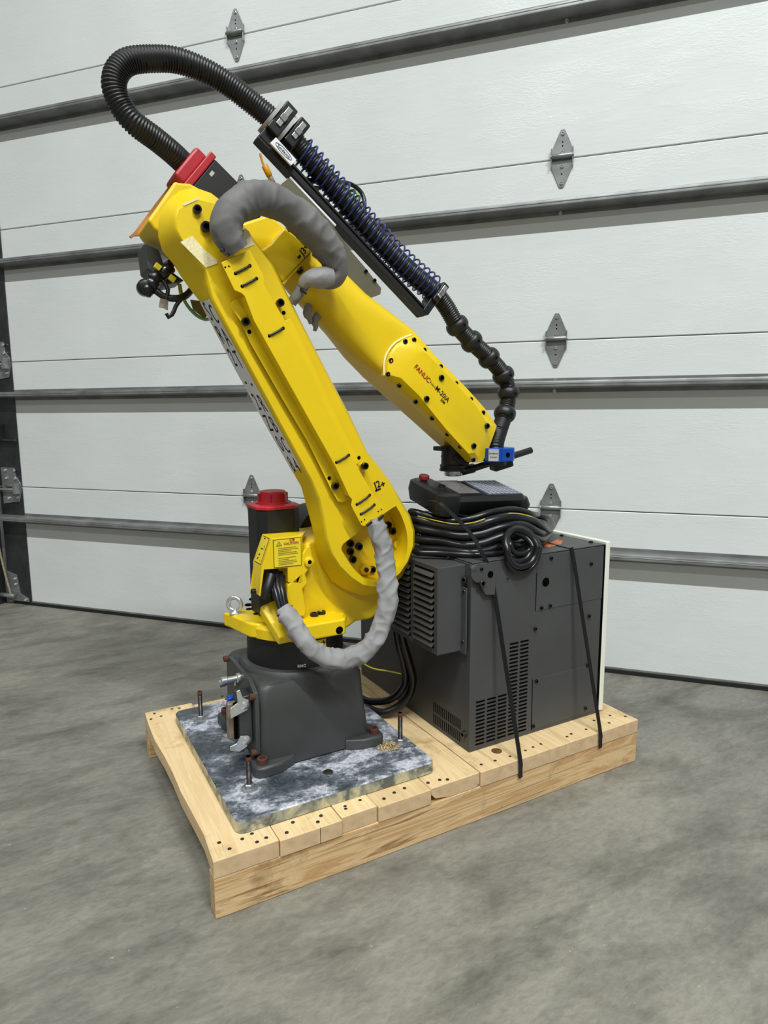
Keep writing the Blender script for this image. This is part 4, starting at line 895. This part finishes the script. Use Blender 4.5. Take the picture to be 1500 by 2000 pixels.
# teach pendant
PA, PB_, PD = V((.700, .212, .777)), V((.965, .206, .766)), V((.700, .368, .808))
ux = (PB_-PA).normalized(); uy = (PD-PA); uy = (uy-ux*uy.dot(ux)).normalized(); uz = ux.cross(uy)
PLn, PWd = .272, .160
pen = empty('teach_pendant', PA+ux*PLn/2+uy*PWd/2-uz*.05, 'black handheld teach pendant with screen and red stop button lying on the cable coil', 'teach pendant')
def PP(u, v, h): return PA+ux*u+uy*v+uz*h
def pring(u0, u1, v0, v1, r, h): 
    q = []
    for cx, cy, a0 in ((u1-r, v1-r, 0), (u0+r, v1-r, 90), (u0+r, v0+r, 180), (u1-r, v0+r, 270)):
        for i in range(6):
            a = math.radians(a0+90*i/5); q.append(PP(cx+r*math.cos(a), cy+r*math.sin(a), h))
    return q
hsg = loft('housing', [pring(.012, PLn-.012, .012, PWd-.012, .02, -.052), pring(.002, PLn-.004, .002, PWd-.002, .022, -.040), pring(-.002, PLn, -.002, PWd, .022, -.012), pring(.006, PLn-.006, .006, PWd-.006, .018, 0)], 'black_plastic', pen, 35)
loft('left_grip', [pring(-.022, .05, -.004, PWd+.006, .02, -.050), pring(-.03, .052, -.006, PWd+.008, .02, -.02), pring(-.028, .048, -.002, PWd+.006, .02, .004), pring(-.02, .036, .006, PWd-.004, .016, .010)], 'black_plastic', pen, 40)
loft('right_grip', [pring(PLn-.035, PLn+.016, .004, PWd-.01, .02, -.052), pring(PLn-.038, PLn+.024, .0, PWd-.006, .022, -.03), pring(PLn-.03, PLn+.014, .006, PWd-.012, .02, -.010)], 'black_plastic', pen, 40)
loft('screen_bezel', [pring(.040, .128, .014, PWd-.012, .006, 0), pring(.042, .126, .016, PWd-.014, .006, .004)], 'black_gloss', pen, 40)
loft('screen', [pring(.050, .120, .022, PWd-.022, .003, .004), pring(.050, .120, .022, PWd-.022, .003, .0046)], 'screen', pen, 40)
kp = loft('keypad', [pring(.138, PLn-.012, .012, PWd-.014, .006, 0), pring(.138, PLn-.012, .012, PWd-.014, .006, .0022)], 'keypad', pen, 40)
vs, fs = [], []
for i in range(8):
    for j in range(9):
        c = PP(.150+i*.0146, .021+j*.0145, .0022); b0 = len(vs)
        for h in (0, .0022):
            for a_, b_ in ((-.0056, -.0052), (.0056, -.0052), (.0056, .0052), (-.0056, .0052)): vs.append(c+ux*a_+uy*b_+uz*h)
        fs += [(b0+4, b0+5, b0+6, b0+7)]+[(b0+k_, b0+(k_+1) % 4, b0+4+(k_+1) % 4, b0+4+k_) for k_ in range(4)]
ky = mob('keys', vs, fs, 'key_light', kp); ky['kind'] = 'stuff'
lathe('emergency_stop', PP(.002, PWd-.030, .006), uz, [(0, .010), (.008, .010), (.009, .0145), (.017, .0145), (.020, .012), (.0205, .004)], 'red_dark', pen, 28)
loft('selector_knob', [pring(.010, .03, .05, .075, .009, .008), pring(.012, .028, .052, .073, .008, .016)], 'black_gloss', pen, 40)
# small crumpled clear wrapper behind the arm
wv, wf = [], []
for i in range(12):
    for j in range(8):
        q = UZ(797+i*3.4, 1010-j*3.4, .715)*1.0; q = V((.66+i*.008, .30+j*.011, .712+.014*mnoise.noise(V((i*.9, j*.9, 3)))+.006*math.sin(i*.8)))
        wv.append(q)
for i in range(11):
    for j in range(7): wf.append((i*8+j, i*8+8+j, i*8+9+j, i*8+1+j))
k = NT('clear_film'); k.set((200, 204, 208), .12); k.b.inputs['Transmission Weight'].default_value = .75; k.b.inputs['IOR'].default_value = 1.3
wr_ = mob('plastic_wrapper', wv, wf, 'clear_film', None, 25); md = wr_.modifiers.new('t', 'SOLIDIFY'); md.thickness = .0008
tag(wr_, 'crumpled clear plastic wrapper on the cable coil beside the pendant', 'plastic wrapper')
# tie-down straps
def strap(name, pts, label):
    path, L = resample(catmull(pts, 8), .012); n = len(path); rings = []
    for i in range(n):
        d = (path[min(i+1, n-1)]-path[max(i-1, 0)]).normalized(); a = (X-d*X.dot(d)).normalized(); b = d.cross(a)
        rings.append([path[i]+a*x*.0062+b*y*.0006 for x, y in ((-1, -1), (1, -1), (1, 1), (-1, 1))])
    return tag(loft(name, rings, 'black_gloss', None, 40), label, 'strap', 'plastic straps holding the cabinet down')
def straight(p, q, n=3): return [p.lerp(q, i/n) for i in range(n+1)]
a0, a1 = UY(966, 1160, .080), UY(1016, 1482, -.0062); a1.z = .129
strap('tie_down_strap', [V((.665, .42, .742)), UY(845, 978, .20), UY(878, 1000, .158), UY(905, 1026, .135), UY(927, 1053, .112), UY(938, 1074, .095), UY(950, 1098, .0835), UY(958, 1130, .082)]+straight(a0, a1)+[a1+V((.0015, 0, -.02)), a1+V((.003, 0, -.05))], 'black strap crossing the cable coil and running down past the lifting bracket')
b0, b1 = UY(1118, 1078, .082), UY(1173, 1424, -.0062); b1.z = .129
strap('tie_down_strap', [V((1.02, .69, .6335)), V((1.02, .40, .633)), V((1.02, .15, .6325)), V((1.02, .095, .6315))]+straight(b0, b1)+[b1+V((.0015, 0, -.02)), b1+V((.003, 0, -.045))], 'black strap over the bare cabinet top beside the white door')
# heavy leads drooping between base and cabinet
def lead(name, pts, r, mat, label, grp=None):
    P = [UY(a, b, y) for a, b, y in pts]
    for q in P: q.z = max(q.z, ZT+r+.001); q.x = min(q.x, CX0-r-.004)
    return tag(tube(name, P, r, mat, None, 12, .01), label, 'cable', grp)
lead('robot_cable', [(772, 1150, .30), (778, 1195, .31), (785, 1245, .32), (798, 1290, .33), (806, 1325, .335), (800, 1355, .34), (780, 1378, .35), (748, 1392, .37), (715, 1382, .42), (690, 1368, .47)], .0115, 'cable_black', 'outer thick black cable drooping in a loop between base and cabinet', 'drooping cables')
lead('robot_cable', [(764, 1160, .33), (770, 1205, .335), (777, 1255, .34), (788, 1298, .35), (791, 1330, .355), (780, 1352, .36), (757, 1368, .38), (722, 1370, .43), (695, 1358, .48)], .0105, 'cable_black', 'inner thick black cable drooping in a loop between base and cabinet', 'drooping cables')
lead('signal_wire', [(700, 1290, .40), (727, 1305, .40), (760, 1311, .38), (786, 1317, .36), (794, 1322, .352)], .0022, 'wire_yellow', 'thin yellow wire tied to the drooping black cables')
